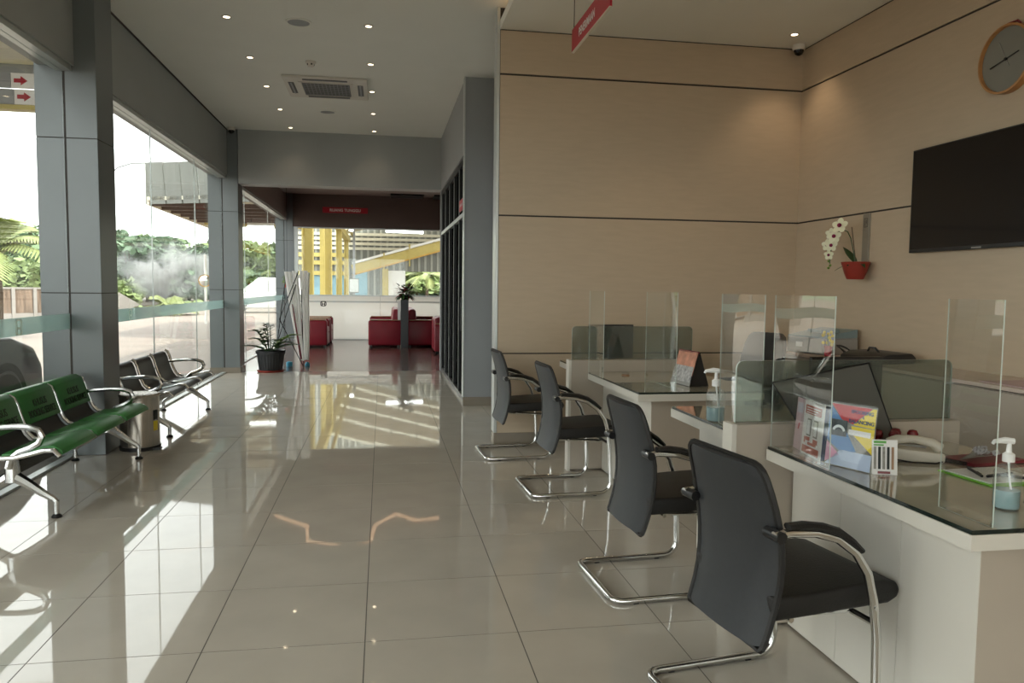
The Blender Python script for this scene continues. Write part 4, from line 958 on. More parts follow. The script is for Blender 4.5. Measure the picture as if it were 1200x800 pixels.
MB().box(0.918, 0.93, 8.93, 9.32, 2.27, 2.40).build('board', 'signred', t, world=True)
MB().box(0.93, 0.955, 8.99, 9.01, 2.30, 2.37).box(0.93, 0.955, 9.24, 9.26, 2.30, 2.37).build('bracket', 'blackmetal', t, world=True)
flat('pale_stripe', 'pink', Frame((0.918, 9.30, 2.32), (0, -1, 0), (0, 0, 1)), rect(0.03, 0, 0.33, 0.03), t)

# ================================================================== POTTED PLANT, BANNERS, WAITING ROOM
t = thing('potted_plant', 'leafy green plant in a ribbed black pot with a red saucer', 'potted plant', (-1.745, 12.56, 0))
MB().lathe([(0.19, 0.0), (0.205, 0.012), (0.21, 0.03), (0.20, 0.03)], 28).build('saucer', 'potred', t, smooth=True)
mb = MB(); vs = []; n = 56
prof = [(0.170, 0.015), (0.192, 0.16), (0.205, 0.29)]
for k, (r_, z) in enumerate(prof):
    for j in range(n):
        rr_ = r_+(0.004 if j % 2 else 0); a = 2*PI*j/n; vs.append((rr_*math.cos(a), rr_*math.sin(a), z))
mb.add(vs, [(i*n+j, i*n+(j+1) % n, (i+1)*n+(j+1) % n, (i+1)*n+j) for i in range(2) for j in range(n)])
mb.build('pot', 'potblack', t)
MB().lathe([(0.205, 0.285), (0.228, 0.288), (0.230, 0.335), (0.218, 0.345), (0.208, 0.335), (0.205, 0.30)], 32, cap=False).build('rim', 'potblack', t, smooth=True)
MB().lathe([(0.207, 0.315), (0.0005, 0.325)], 24, cap=False).build('soil', 'soil', t)
def zzfrond(a, L, rise, mname):
    d = Vector((math.cos(a), math.sin(a), 0)); pts = []
    for i in range(9):
        s = i/8; pts.append(d*(0.05+L*s**1.2)+Vector((0, 0, 0.32+rise*math.sin(s*PI*0.55))))
    st = MB().tube(pts, [0.010*(1-0.6*i/8) for i in range(9)], 6).build('stem', mname, t, smooth=True)
    lf = MB()
    for i in range(2, 9):
        p = pts[i]; tn = (pts[i]-pts[i-1]).normalized(); sd = tn.cross(Vector((0, 0, 1))).normalized(); upv = sd.cross(tn)
        for sg in (-1, 1):
            dd = (sd*sg*0.8+tn*0.55+upv*0.25).normalized(); LL = 0.125*(1-0.04*i)
            q = leafmesh(p, dd, LL, 0.058, 0.02, 5); lf.add(q.v, q.f)
    q = leafmesh(pts[-1], (pts[-1]-pts[-2]), 0.09, 0.04, 0.0, 5); lf.add(q.v, q.f)
    lf.build('leaflets', mname, st, smooth=True, fixn=False)
for a, L, rise, m in ((3.5, 0.34, 0.10, 'leafdark'), (4.0, 0.30, 0.22, 'leafdark'), (1.7, 0.14, 0.40, 'leafdark'), (4.3, 0.16, 0.36, 'leafdark'), (0.15, 0.36, 0.26, 'leaflight'), (-0.35, 0.38, 0.12, 'leafdark'), (0.7, 0.30, 0.20, 'leaflight'), (3.8, 0.26, 0.34, 'leafdark'), (5.2, 0.25, 0.20, 'leafdark'), (5.7, 0.33, 0.16, 'leafdark'), (2.2, 0.10, 0.42, 'leafdark')): zzfrond(a, L, rise, m)

t = thing('banner_stand', 'bundle of folded white banners on crossed black poles behind the plant', 'banner stand', (-1.40, 13.4, 0))
rnd = random.Random(11); xs_ = [-0.20, -0.14, -0.075, -0.02, 0.05, 0.115, 0.165]
for k, x in enumerate(xs_):
    lean = -0.05+0.02*k; top = 1.62-rnd.uniform(0, 0.05); xb = 0.02+0.028*k; y0 = rnd.uniform(-0.10, 0.10)
    w_ = rnd.uniform(0.045, 0.065); vs = []; fs = []
    for i in range(9):
        s = i/8; cx = xb*0.8+(x-xb*0.8)*s; z = 0.10+(top-0.10)*s; ww = w_*(0.6+0.4*s)
        wob = 0.006*math.sin(7*s+k)
        vs += [(cx-ww/2+wob, y0-0.012, z), (cx+wob, y0-0.035, z), (cx+ww/2+wob, y0-0.012, z), (cx+ww/2+wob, y0+0.02, z), (cx-ww/2+wob, y0+0.02, z)]
    for i in range(8):
        for j in range(5): a = i*5; fs.append((a+j, a+(j+1) % 5, a+5+(j+1) % 5, a+5+j))
    fs += [(4, 3, 2, 1, 0), (40, 41, 42, 43, 44)]
    MB().add(vs, fs).build('folded_banner', 'banner', t)
MB().add([(-0.10, -0.06, 1.05), (-0.085, -0.06, 1.05), (0.06, -0.06, 0.12), (0.03, -0.06, 0.12), (-0.10, -0.05, 1.05), (-0.085, -0.05, 1.05), (0.06, -0.05, 0.12), (0.03, -0.05, 0.12)], [(0, 1, 2, 3), (7, 6, 5, 4), (0, 4, 5, 1), (1, 5, 6, 2), (2, 6, 7, 3), (3, 7, 4, 0)]).build('red_fold', 'wine', t)
for a, b in (((-0.30, -0.1, 0.80), (0.02, -0.13, 1.60)), ((-0.34, -0.12, 0.40), (-0.02, -0.15, 1.38)), ((-0.30, -0.1, 0.80), (0.10, -0.20, 0.0)), ((-0.42, 0.10, 0.0), (-0.20, 0.02, 1.55)), ((0.08, -0.02, 0.0), (0.05, 0.0, 1.3))): MB().tube([a, b], 0.008, 6).build('pole', 'blackmetal', t, smooth=True)
MB().lathe([(0.05, 0.0), (0.055, 0.03), (0.05, 0.075), (0.02, 0.085)], 14, (-0.15, -0.05, 0.0)).build('blue_foot', 'bluecap', t, smooth=True)
MB().lathe([(0.04, 0.0), (0.045, 0.03), (0.02, 0.07)], 14, (0.14, 0.0, 0.0)).build('blue_foot', 'bluecap', t, smooth=True)
t = thing('hanging_planter', 'tiny hanging pot of trailing green plant in front of the farthest column', 'planter', (-2.04, 17.3, 1.32))
MB().lathe([(0.055, 0.0), (0.075, 0.10), (0.068, 0.10)], 14).build('pot', 'potred', t, smooth=True)
mb = MB(); rnd = random.Random(4)
for k in range(40):
    a = rnd.uniform(0, 2*PI); q = leafmesh((0.03*math.cos(a), 0.03*math.sin(a), 0.10+rnd.uniform(0, 0.14)), (math.cos(a), math.sin(a), rnd.uniform(-0.3, 0.8)), 0.10, 0.05, 0.05, 4); mb.add(q.v, q.f)
mb.build('foliage', 'leaflight', t, fixn=False); MB().tube([(0, 0, 0.1), (0, 0, ZC-1.32)], 0.003, 4).build('cord', 'blackmetal', t)

def sofa(label, x0, x1, y0, y1, face, arm=0.16, hb=0.86, group='red waiting-room sofas'):
    """face +1: sitter looks to +x; arms at both y ends"""
    t = thing('red_sofa', label, 'sofa', ((x0+x1)/2, (y0+y1)/2, 0), 0, group)
    ha = 0.60; bx = (x0, x0+0.24) if face > 0 else (x1-0.24, x1)
    fx = (bx[1], x1) if face > 0 else (x0, bx[0])
    MB().box(fx[0], fx[1], y0+arm, y1-arm, 0.05, 0.30).build('base', 'red', t, world=True, bevel=0.02)
    n = max(1, round((y1-y0-2*arm)/0.6)); w_ = (y1-y0-2*arm)/n
    for k in range(n):
        MB().box(fx[0], fx[1]-0.0, y0+arm+k*w_+0.005, y0+arm+(k+1)*w_-0.005, 0.30, 0.44).build('seat_cushion', 'red', t, world=True, bevel=0.03, seg=3)
    bo = [(bx[0], 0.05), (bx[1], 0.05), (bx[1]-0.05*max(face, 0)+0.0, hb-0.05), (bx[1]-0.08, hb), (bx[0]+0.08, hb), (bx[0]+0.05*max(-face, 0), hb-0.05)]
    MB().prism(bo, y0+0.05, y1-0.05).build('back_cushion', 'red', t, world=True, bevel=0.03, seg=3, smooth=True)
    for ya in (y0, y1-arm):
        MB().box(x0+0.0, x1, ya, ya+arm, 0.04, ha).build('arm', 'red', t, world=True, bevel=0.035, seg=3, smooth=True)
        MB().box(x0+0.03, x1-0.03, ya+0.01, ya+arm-0.01, ha, ha+0.025).build('arm_cap', 'tan', t, world=True, bevel=0.008)
    for xx in (x0+0.06, x1-0.06):
        for yy in (y0+0.06, y1-0.06): MB().box(xx-0.025, xx+0.025, yy-0.025, yy+0.025, 0, 0.05).build('leg', 'blackplastic', t, world=True)
    return t
sofa('red sofa left of the dark planter post, facing the window', -0.31, 0.42, 17.42, 19.6, -1)
sofa('red sofa right of the dark planter post, facing away from the window', 0.56, 1.29, 17.42, 19.6, 1)
sofa('red armchair half hidden by the banners, nearer one', -1.80, -1.21, 17.42, 18.35, 1, hb=0.60)
sofa('red armchair half hidden by the banners, farther one', -1.80, -1.19, 18.42, 19.35, 1, hb=0.60)
sofa('red armchair cut off by the black office glazing', 1.05, 1.85, 15.7, 16.6, 1, hb=0.75)
t = thing('planter_post', 'dark planter post with a leafy reddish flower arrangement between the sofas', 'planter', (0.49, 17.25, 0))
MB().box(-0.085, 0.085, -0.085, 0.085, 0, 1.08).build('post', 'darkframe', t, bevel=0.004)
MB().box(-0.15, -0.09, 0.0, 0.08, 0.62, 1.05).build('white_box', 'whitepaint', t)
rnd = random.Random(9); lf = MB(); fl_ = MB()
for k in range(120):
    a = rnd.uniform(0, 2*PI); e = rnd.uniform(-0.5, 1.2); r_ = rnd.uniform(0.03, 0.16)
    p = (r_*math.cos(a)+0.02, r_*math.sin(a), 1.20+r_*math.sin(e)*1.2); q = leafmesh(p, (math.cos(a), math.sin(a), e), rnd.uniform(0.10, 0.17), 0.06, 0.05, 4)
    (lf if k % 3 else fl_).add(q.v, q.f)
lf.build('foliage', 'leafdark', t, fixn=False); fl_.build('blooms', 'flowerwine', t, fixn=False)
MB().lathe([(0.07, 1.08), (0.10, 1.18), (0.09, 1.18)], 14).build('bowl', 'darkframe', t, smooth=True)

# ================================================================== OUTSIDE
GZ = -0.12
MB().box(-260, 160, -60, 260, GZ-0.5, GZ).build('ground', 'paving', kind='structure')
# dark soft hill behind the trees
vs = []; fs = []; rnd = random.Random(2); NX = 40
for i in range(NX+1):
    a = math.radians(-62+i*92/NX)
    for r_, hgt in ((95, 0), (108, 1), (125, 1.15), (150, 0)):
        hh = (5.0+1.6*math.sin(i*0.7)+0.9*math.sin(i*1.9+1))*hgt
        vs.append((r_*math.sin(a), r_*math.cos(a), GZ+hh-0.1))
for i in range(NX):
    for j in range(3): k = i*4+j; fs.append((k, k+1, k+5, k+4))
MB().add(vs, fs).build('hill', 'hill', smooth=True, kind='structure')

def tree_mesh(seed, n, cr, ch, size, flatness=1.0):
    rnd = random.Random(seed); blobs = [(rnd.uniform(-1, 1)*cr*0.62, rnd.uniform(-1, 1)*cr*0.62, rnd.uniform(0.08, 0.95)*ch, rnd.uniform(0.28, 0.5)*cr) for _ in range(16)]
    mb = MB(); vs = []; fs = []
    for k in range(n):
        b = blobs[k % 16]; th = math.acos(rnd.uniform(-0.6, 1)); ph = rnd.uniform(0, 2*PI); r_ = b[3]*rnd.uniform(0.65, 1.05)
        c = Vector((b[0]+r_*math.sin(th)*math.cos(ph), b[1]+r_*math.sin(th)*math.sin(ph), b[2]+r_*math.cos(th)*0.7*flatness))
        u = Vector((rnd.uniform(-1, 1), rnd.uniform(-1, 1), rnd.uniform(-0.5, 0.5))).normalized(); v = u.cross(Vector((rnd.uniform(-1, 1), rnd.uniform(-1, 1), rnd.uniform(-1, 1)))).normalized()
        s = size*rnd.uniform(0.6, 1.3); q = len(vs); vs += [c-u*s-v*s*0.2, c+v*s*0.6, c+u*s-v*s*0.1, c-v*s*0.5]; fs.append((q, q+1, q+2, q+3))
    return mb.add(vs, fs)
def tree(label, px, d, topy, cr, m, seed, n=2600, size=None, flatness=1.0, name='tree', trunk=0.12, cat='tree'):
    g = ray(px, 336); k = d/math.hypot(g.x, g.y); x, y = g.x*k, g.y*k
    top = CAM_H + (ray(px, topy)*(d/math.hypot(ray(px, topy).x, ray(px, topy).y))).z
    t = thing(name, label, cat, (x, y, GZ), 0, 'trees and shrubs outside'); H = top-GZ
    ch = H*(1-trunk); crown = tree_mesh(seed, n, cr, ch*0.86, size or d*0.0056, flatness)
    for i, v in enumerate(crown.v): crown.v[i] = v+Vector((0, 0, H*trunk))
    crown.build('crown', m, t, fixn=False)
    tr = MB().tube([(0, 0, 0), (0.1, 0.05, H*trunk*0.7), (0, 0, H*0.6), (0.05, 0, H*0.85)], [0.016*H+0.05, 0.013*H+0.04, 0.03, 0.02], 7)
    for a in range(4): tr.tube([(0, 0, H*trunk*0.8), (cr*0.35*math.cos(a*1.6), cr*0.35*math.sin(a*1.6), H*0.65)], [0.05, 0.02], 5)
    tr.build('trunk', 'bark', t, smooth=True)
tree('dense green tree behind the palm, left of the first column', 22, 58, 262, 4.2, 'tree1', 1)
tree('low bushy green tree just above the stained fence', 36, 42, 305, 2.6, 'tree2', 2, trunk=0.15)
tree('tall feathery tree right of the first column', 152, 58, 262, 3.4, 'tree3', 3, flatness=0.5)
tree('broad pale green tree behind the smoke, left part', 172, 68, 276, 3.6, 'tree1', 4)
tree('hazy green tree right above the smoke', 196, 74, 292, 4.0, 'tree2', 5)
tree('thin open-crowned tree rising over the smoke', 208, 80, 276, 3.8, 'tree1', 6, n=700, flatness=0.4)
tree('rounded green tree left of the traffic mirror', 232, 62, 291, 3.6, 'tree3', 7)
tree('slender tree just beside the second column', 246, 52, 277, 1.0, 'tree3', 8, n=500)
tree('low yellow-green shrub at the foot of the feathery tree', 146, 52, 320, 1.5, 'tree2', 9, trunk=0.05, name='shrub', cat='shrub')
tree('green hedge tree seen left of the white van', 292, 62, 282, 3.4, 'tree2', 10)
tree('green tree seen above the white van', 316, 66, 285, 3.4, 'tree1', 11)
tree('green tree seen through the workshop opening, left', 488, 92, 300, 3.2, 'tree2', 12)
tree('darker tree seen through the workshop opening, right', 512, 96, 296, 3.6, 'tree3', 13)
tree('tree behind the front palm at the left edge', -30, 60, 270, 4.5, 'tree3', 14)
# frond plants
def fronds(label, px, d, z0, n, L, seed, name, cat, m, trunk_h, elev=(0.1, 1.2), leafl=0.32):
    g = ray(px, 336); k = d/math.hypot(g.x, g.y); x, y = g.x*k, g.y*k
    t = thing(name, label, cat, (x, y, GZ), 0, 'trees and shrubs outside'); rnd = random.Random(seed)
    if trunk_h > 0.3:
        MB().tube([(0, 0, 0), (0.06, 0.02, trunk_h*0.5), (0, 0, trunk_h)], [0.17, 0.13, 0.12], 9).build('trunk', 'bark', t, smooth=True)
    for k in range(n):
        a = 2*PI*k/n+rnd.uniform(-0.2, 0.2); e = rnd.uniform(*elev); d_ = Vector((math.cos(a)*math.cos(e), math.sin(a)*math.cos(e), math.sin(e))); LL = L*rnd.uniform(0.8, 1.1); pts = []
        for i in range(11):
            s = i/10; pts.append(Vector((0, 0, max(trunk_h, 0.02)))+d_*(LL*s)+Vector((0, 0, -0.55*LL*s*s)))
        mb = MB().tube(pts, [0.025*(1-0.8*i/10)+0.004 for i in range(11)], 5)
        for i in range(1, 11):
            for f in (0.0, 0.5):
                p = pts[i-1].lerp(pts[i], f); tn = (pts[i]-pts[i-1]).normalized(); sd = tn.cross(Vector((0, 0, 1))).normalized()
                for sg in (-1, 1):
                    l = leafl*L/2*(0.5+math.sin(PI*i/11)); dd = (sd*sg+tn*0.6+Vector((0, 0, -0.45))).normalized(); w_ = tn*0.05*L/2
                    mb.add([p-w_, p+w_, p+dd*l+w_*0.2, p+dd*l*0.98-w_*0.2], [(0, 1, 2, 3)])
        mb.build('frond', m, t, fixn=False)
fronds('coconut palm with drooping yellow-green fronds at the left edge', -6, 25, 0, 15, 2.3, 3, 'palm_tree', 'palm', 'palm', 2.35, (0.0, 1.25))
fronds('banana-like plant with broad pale fronds below the smoke', 196, 40, 0, 12, 1.7, 4, 'frond_plant', 'plant', 'palm', 0.25, (0.4, 1.35), 0.4)
fronds('frond plant at the right below the smoke, nearer the second column', 220, 41, 0, 11, 1.4, 5, 'frond_plant', 'plant', 'tree2', 0.2, (0.4, 1.3), 0.4)
fronds('frond plant at the left below the smoke', 172, 39, 0, 11, 1.2, 6, 'frond_plant', 'plant', 'tree2', 0.1, (0.3, 1.2), 0.4)
fronds('palm seen through the workshop opening', 500, 78, 0, 14, 3.2, 7, 'palm_tree', 'palm', 'palm', 2.6, (0.0, 1.2))
# stained fence
f0 = onz(-70, 377, GZ); f1 = onz(72, 374, GZ); dv = (f1-f0); dv.z = 0; L = dv.length; dv.normalize(); ang = math.atan2(dv.y, dv.x)
t = thing('boundary_fence', 'pale concrete fence with rain-stained brown panels at the left', 'fence', f0, ang)
pw = onz(19, 376, GZ)-f0; s0 = pw.length; np_ = int(L/1.0)
step = (onz(43, 375, GZ)-onz(18, 375.6, GZ)).length
k0 = -int(s0/step)
for k in range(k0, int((L-s0)/step)+1):
    xa = s0+k*step
    MB().box(xa-0.06, xa+0.06, -0.10, 0.08, 0, 1.28).build('post', 'concrete', t)
    MB().box(xa+0.07, xa+step-0.07, -0.03, 0.03, 0.28, 1.22).build('stained_panel', 'mouldy', t)
MB().box(-0.1, L, -0.06, 0.06, 1.225, 1.29).box(-0.1, L, -0.05, 0.05, 0, 0.27).build('rail', 'concrete', t)
a = onz(139, 366, GZ); b = onz(170, 363, GZ); dv = (b-a).normalized()
MB().add([a, b, b+Vector((0, 0, 0.15)), a+Vector((0, 0, 1.05)), a+Vector((-0.1, 0.3, 0)), b+Vector((-0.1, 0.3, 0)), b+Vector((-0.1, 0.3, 0.15)), a+Vector((-0.1, 0.3, 1.05))], [(0, 1, 2, 3), (7, 6, 5, 4), (0, 4, 5, 1), (1, 5, 6, 2), (2, 6, 7, 3), (3, 7, 4, 0)]).build('ramp_wall', 'concrete', kind='structure')

# parked cars
def wheel(t, x, y, z, r_, w_):
    M_ = Matrix.Translation((x, y, z)) @ Matrix.Rotation(PI/2, 4, 'Y')
    wh = MB().lathe([(r_*0.62, -w_/2), (r_*0.95, -w_/2), (r_, -w_/3), (r_, w_/3), (r_*0.95, w_/2), (r_*0.62, w_/2)], 28, M=M_).build('wheel', 'tyre', t, smooth=True)
    MB().lathe([(r_*0.62, -w_/2+0.01), (r_*0.55, -w_/2+0.03), (0.05, -w_/2+0.015), (0.05, w_/2-0.015), (r_*0.55, w_/2-0.03), (r_*0.62, w_/2-0.01)], 24, M=M_).build('rim', 'castalu', wh, smooth=True)
    for k in range(5):
        M2 = M_ @ Matrix.Rotation(k*2*PI/5, 4, 'Z'); MB().box(0.04, r_*0.6, -0.03, 0.03, -w_/2+0.002, w_/2-0.002, M=M2).build('spoke', 'castalu', wh)
def car(name, label, cat, loc, rz, prof, glassprof, L, Wd, wx, m, gm, hz):
    """length along local y (front +y); prof = side outline (y,z)"""
    t = thing(name, label, cat, loc, rz)
    MB().prism(prof, -Wd/2, Wd/2, 'x').build('body', m, t, smooth=True, bevel=0.07, seg=3)
    MB().prism(glassprof, -Wd/2+0.10, Wd/2-0.10, 'x').build('cabin', gm, t, smooth=True, bevel=0.06, seg=2)
    for y in wx:
        for sx in (-1, 1):
            wheel(t, sx*(Wd/2-0.10), y, 0.33, 0.33, 0.22)
            vs = []; n = 14; x = sx*(Wd/2+0.004)
            for i in range(n+1):
                a = PI*i/n
                for r_ in (0.345, 0.42): vs.append((x, y+r_*math.cos(a), 0.33+r_*math.sin(a)))
            MB().add(vs, [(2*i, 2*i+2, 2*i+3, 2*i+1) for i in range(n)]).build('wheel_arch', 'tyre', t)
            mb = MB(); vs = [(sx*(Wd/2+0.002), y, 0.33)]+[(sx*(Wd/2+0.002), y+0.345*math.cos(PI*i/n), 0.33+0.345*math.sin(PI*i/n)) for i in range(n+1)]
            mb.add(vs, [(0, i, i+1) for i in range(1, n+1)]).build('wheel_well', 'darkframe', t)
    for sx in (-1, 1):
        MB().ball((sx*(Wd/2-0.22), L/2-0.10, hz), 0.13, 10, sc=(1.2, 0.7, 0.55)).build('headlight', 'alu', t, smooth=True)
        MB().box(sx*(Wd/2+0.02)-0.06, sx*(Wd/2+0.02)+0.06, 0.55, 0.68, 0.92, 1.05).build('mirror', m, t, bevel=0.02)
    MB().box(-Wd/2+0.35, Wd/2-0.35, L/2-0.03, L/2+0.012, hz-0.14, hz+0.02).build('grille', 'darkframe', t)
    return t
car('parked_car', 'black car parked outside behind the green bench', 'car', (-4.30, 6.36, GZ), 0,
    [(-2.1, 0.30), (-2.12, 0.80), (-2.0, 1.0), (0.85, 1.02), (1.5, 0.98), (1.95, 0.86), (2.13, 0.66), (2.14, 0.30), (1.9, 0.22), (-1.9, 0.22)],
    [(-1.95, 1.0), (-1.5, 1.42), (-0.2, 1.50), (0.95, 1.0)], 4.28, 1.78, (-1.3, 1.32), 'carpaint', 'screen', 0.60)
g = onz(312, 366, GZ)
car('white_van', 'white van parked beyond the second column', 'van', (g.x, g.y, GZ), math.radians(95),
    [(-2.1, 0.32), (-2.12, 1.0), (-2.05, 1.15), (1.15, 1.10), (1.9, 0.95), (2.1, 0.75), (2.12, 0.32), (1.9, 0.24), (-1.9, 0.24)],
    [(-2.05, 1.1), (-1.9, 1.86), (0.3, 1.90), (1.3, 1.1)], 4.24, 1.72, (-1.35, 1.35), 'vanwhite', 'vanwhite', 0.85)

# street lamp and traffic mirror
g = ray(124, 336); d = 30/math.hypot(g.x, g.y); bx_, by_ = g.x*d, g.y*d
t = thing('street_lamp', 'thin curved street lamp arm against the white sky', 'street lamp', (bx_, by_, GZ))
MB().tube([(0, 0, 0), (0, 0, 4.6), (0.12, 0.02, 5.1), (0.45, 0.06, 5.45), (0.9, 0.12, 5.62), (1.6, 0.2, 5.68)], [0.06, 0.045, 0.035, 0.03, 0.03, 0.03], 8).build('pole', 'greywall', t, smooth=True)
MB().box(1.5, 1.9, 0.14, 0.28, 5.62, 5.72).build('lamp_head', 'greywall', t, bevel=0.02)
g = ray(241, 336); d = 31/math.hypot(g.x, g.y)
t = thing('traffic_mirror', 'round convex traffic mirror on a pale post by the second column', 'traffic mirror', (g.x*d, g.y*d, GZ))
MB().tube([(0, 0, 0), (0, 0, 2.6)], 0.05, 8).build('post', 'whitepaint', t, smooth=True)
M_ = Matrix.Translation((0, -0.08, 1.62)) @ Matrix.Rotation(PI/2, 4, 'X')
MB().lathe([(0.20, 0.0), (0.20, 0.03), (0.0005, 0.09)], 24, M=M_).build('mirror', 'chrome', t, smooth=True)
MB().lathe([(0.20, -0.02), (0.235, -0.01), (0.235, 0.04), (0.20, 0.035)], 24, M=M_, cap=False).build('rim', 'orange', t, smooth=True)

# canopy with arrow signs at upper left
t = thing('drive_canopy', 'cream roofed drive-through canopy at the upper left', 'canopy', (-6.2, 6.0, GZ))
MB().box(-9.4, -3.35, 2.6, 9.25, 3.72, 3.78).build('roof', 'creamroof', t, world=True)
for y in (3.5, 5.2, 6.9, 8.4): MB().box(-9.4, -3.35, y, y+0.10, 3.65, 3.72).build('purlin', 'creamroof', t, world=True)
z1 = ony(20, 84, 9.2).z; z2 = ony(20, 122, 9.2).z; z3 = ony(20, 129, 9.2).z
MB().box(-9.4, -3.45, 9.15, 9.30, z3, z2).build('edge_beam', 'yellow', t, world=True)
MB().box(-9.4, -3.45, 9.25, 9.33, z1, z1+0.10).build('gutter', 'greywall', t, world=True)
for x, y in ((-9.0, 9.2), (-9.0, 3.0)): MB().box(x-0.1, x+0.1, y-0.1, y+0.1, GZ, 3.72).build('post', 'yellow', t, world=True)
MB().box(-3.6, -3.5, 9.17, 9.27, GZ, 3.72).build('post', 'yellow', t, world=True)
for k, (ya, yb, xa, lb) in enumerate(((86.5, 103, 13.5, 'upper of the two white signs with red arrows'), (105.5, 122, 17.5, 'lower of the two white signs with red arrows'))):
    p = ony(xa, yb, 9.1); q = ony(xa+20, ya, 9.1); h_ = q.z-p.z
    t = thing('arrow_sign', lb, 'sign', ((p.x+q.x)/2, 9.1, p.z), 0, 'direction signs under the canopy')
    MB().box(p.x, q.x+0.06, 9.09, 9.12, p.z, q.z).build('board', 'inkwhite', t, world=True)
    MB().box(p.x-2.2, p.x-0.005, 9.09, 9.12, p.z, q.z).build('grey_board', 'greywall', t, world=True)
    w_ = q.x-p.x; fr = Frame((p.x+0.17*w_, 9.09, p.z+h_*0.5), (1, 0, 0), (0, 0, 1)); s = w_*0.78
    flat('arrow', 'signred', fr, [(0, -0.16*s), (0.5*s, -0.16*s), (0.5*s, -0.36*s), (s, 0), (0.5*s, 0.36*s), (0.5*s, 0.16*s), (0, 0.16*s)], t, d=0.001)
    MB().box(p.x+0.05, p.x+0.08, 9.12, 9.148, p.z+0.02, q.z-0.02).build('bracket', 'blackmetal', t, world=True)

# workshop beyond the far glass: lean-to canopy, yellow frames, ribbed wall
t = thing('workshop_canopy', 'grey ribbed fascia of the workshop canopy outside the second window', 'canopy', (-4.5, 24, GZ))
A = Vector((-6.30, 22.37, 0)); Bp = Vector((-2.95, 20.75, 0)); C_ = Vector((-6.55, 31.2, 0)); Dp = Vector((-2.95, 31.2, 0))
MB().prism([(v.x, v.y) for v in (A, Bp, Dp, C_)], 3.62, 3.72, 'z').build('deck', 'creamroof', t, world=True)
dv = (Bp-A); Lf = dv.length; dv.normalize(); nv = Vector((dv.y, -dv.x, 0)); n = 7
for k in range(n):
    a = A+dv*(Lf*k/n+0.02); b = A+dv*(Lf*(k+1)/n-0.02); tp = Vector((0, 0, 4.62)); bt = Vector((0, 0, 3.52)); sh = dv*0.10
    q = [a+bt+sh, b+bt+sh, b+tp, a+tp]; q2 = [p-nv*0.05 for p in q]
    MB().add(q+q2, [(0, 1, 2, 3), (7, 6, 5, 4), (0, 4, 5, 1), (1, 5, 6, 2), (2, 6, 7, 3), (3, 7, 4, 0)]).build('fascia_panel', 'sheet', t, world=True)
q = [A+Vector((0, 0, 3.5)), C_+Vector((0, 0, 3.5)), C_+Vector((0, 0, 3.62)), A+Vector((0, 0, 3.62))]
MB().add(q+[p+Vector((0.06, 0, 0)) for p in q], [(0, 1, 2, 3), (7, 6, 5, 4), (0, 4, 5, 1), (1, 5, 6, 2), (2, 6, 7, 3), (3, 7, 4, 0)]).build('edge_trim', 'cream', t, world=True)
MB().box(-6.36, -6.24, 22.5, 22.56, 3.52, 4.62).build('end_cap', 'sheet', t, world=True)
for k in range(8):
    y = 22.6+k*1.1; MB().box(-6.3, -3.0, y, y+0.10, 3.50, 3.62).build('joist', 'brownwall' if k < 6 else 'yellow', t, world=True)
for x, y in ((-4.9, 25.2), (-6.0, 30.6)): MB().box(x-0.1, x+0.1, y-0.1, y+0.1, GZ, 3.5).build('post', 'yellow', t, world=True)
cols = []
for k, (px, lb) in enumerate(((361, 'nearest yellow steel column behind the far window'), (384.5, 'second yellow steel column behind the far window'), (397.5, 'third yellow steel column behind the far window'), (406, 'fourth yellow steel column behind the far window'))):
    yy = (23.0, 31.0, 40.0, 49.0)[k]; p = ony(px, 330, yy); w_ = (0.32, 0.30, 0.28, 0.26)[k]
    t = thing('steel_column', lb, 'column', (p.x, yy, GZ), 0, 'yellow steel columns of the workshop')
    MB().box(-w_/2, w_/2, -0.012, 0.012, 0, 4.3).box(-w_/2, -w_/2+0.03, -0.14, 0.14, 0, 4.3).box(w_/2-0.03, w_/2, -0.14, 0.14, 0, 4.3).build('shaft', 'yellow', t)
    MB().box(-w_/2-0.05, w_/2+0.05, -0.2, 0.2, 0, 0.04).build('base_plate', 'yellow', t)
    cols.append((p.x, yy))
p = ony(378, 330, 29.5)
tag(MB().box(-0.09, 0.09, -0.09, 0.09, 0, 4.5).build('slim_post', 'yellow'), 'slim yellow post between the yellow steel columns', 'post').location = (p.x, 29.5, GZ)
t = thing('eave_beam', 'yellow beam running along the tops of the steel columns', 'beam', (cols[0][0], 36, 4.2))
xa, xb = cols[0][0]-0.0, cols[3][0]
MB().bar((xa, 21.5, 4.35), (xb, 51.5, 4.35), 0.28, 0.34).build('web', 'yellow', t, world=True)
MB().bar((xa+0.35, 21.5, 4.55), (xb+0.35, 51.5, 4.55), 0.10, 0.12).build('conduit', 'yellow', t, world=True)
# ribbed end wall with an opening
YW = 52.0
def wx(px): return ony(px, 320, YW).x
def wz(py, px=460): return ony(px, py, YW).z
x_open0, x_open1, z_open = wx(475), wx(560), wz(318)
wk = MB().box(wx(345), x_open0, YW, YW+0.1, GZ, 9.5).box(x_open0, x_open1, YW, YW+0.1, z_open, 9.5).box(x_open1, 30, YW, YW+0.1, GZ, 9.5).build('wall_workshop', 'sheet', kind='structure')
x = wx(346)
while x < 9.0:
    z0 = z_open if (x > x_open0 and x < x_open1) else GZ
    MB().box(x, x+0.14, YW-0.06, YW, z0, 9.4).build('rib', 'ribgrey', wk); x += 0.42
for py in (275.5, 281, 286.5, 292): MB().box(wx(346), 25, YW-0.16, YW-0.065, wz(py)-0.09, wz(py)+0.09).build('girt', 'creamroof', wk)
MB().box(wx(455), x_open0, YW-0.12, YW-0.065, GZ, wz(317)).build('shutter', 'whitepaint', wk)
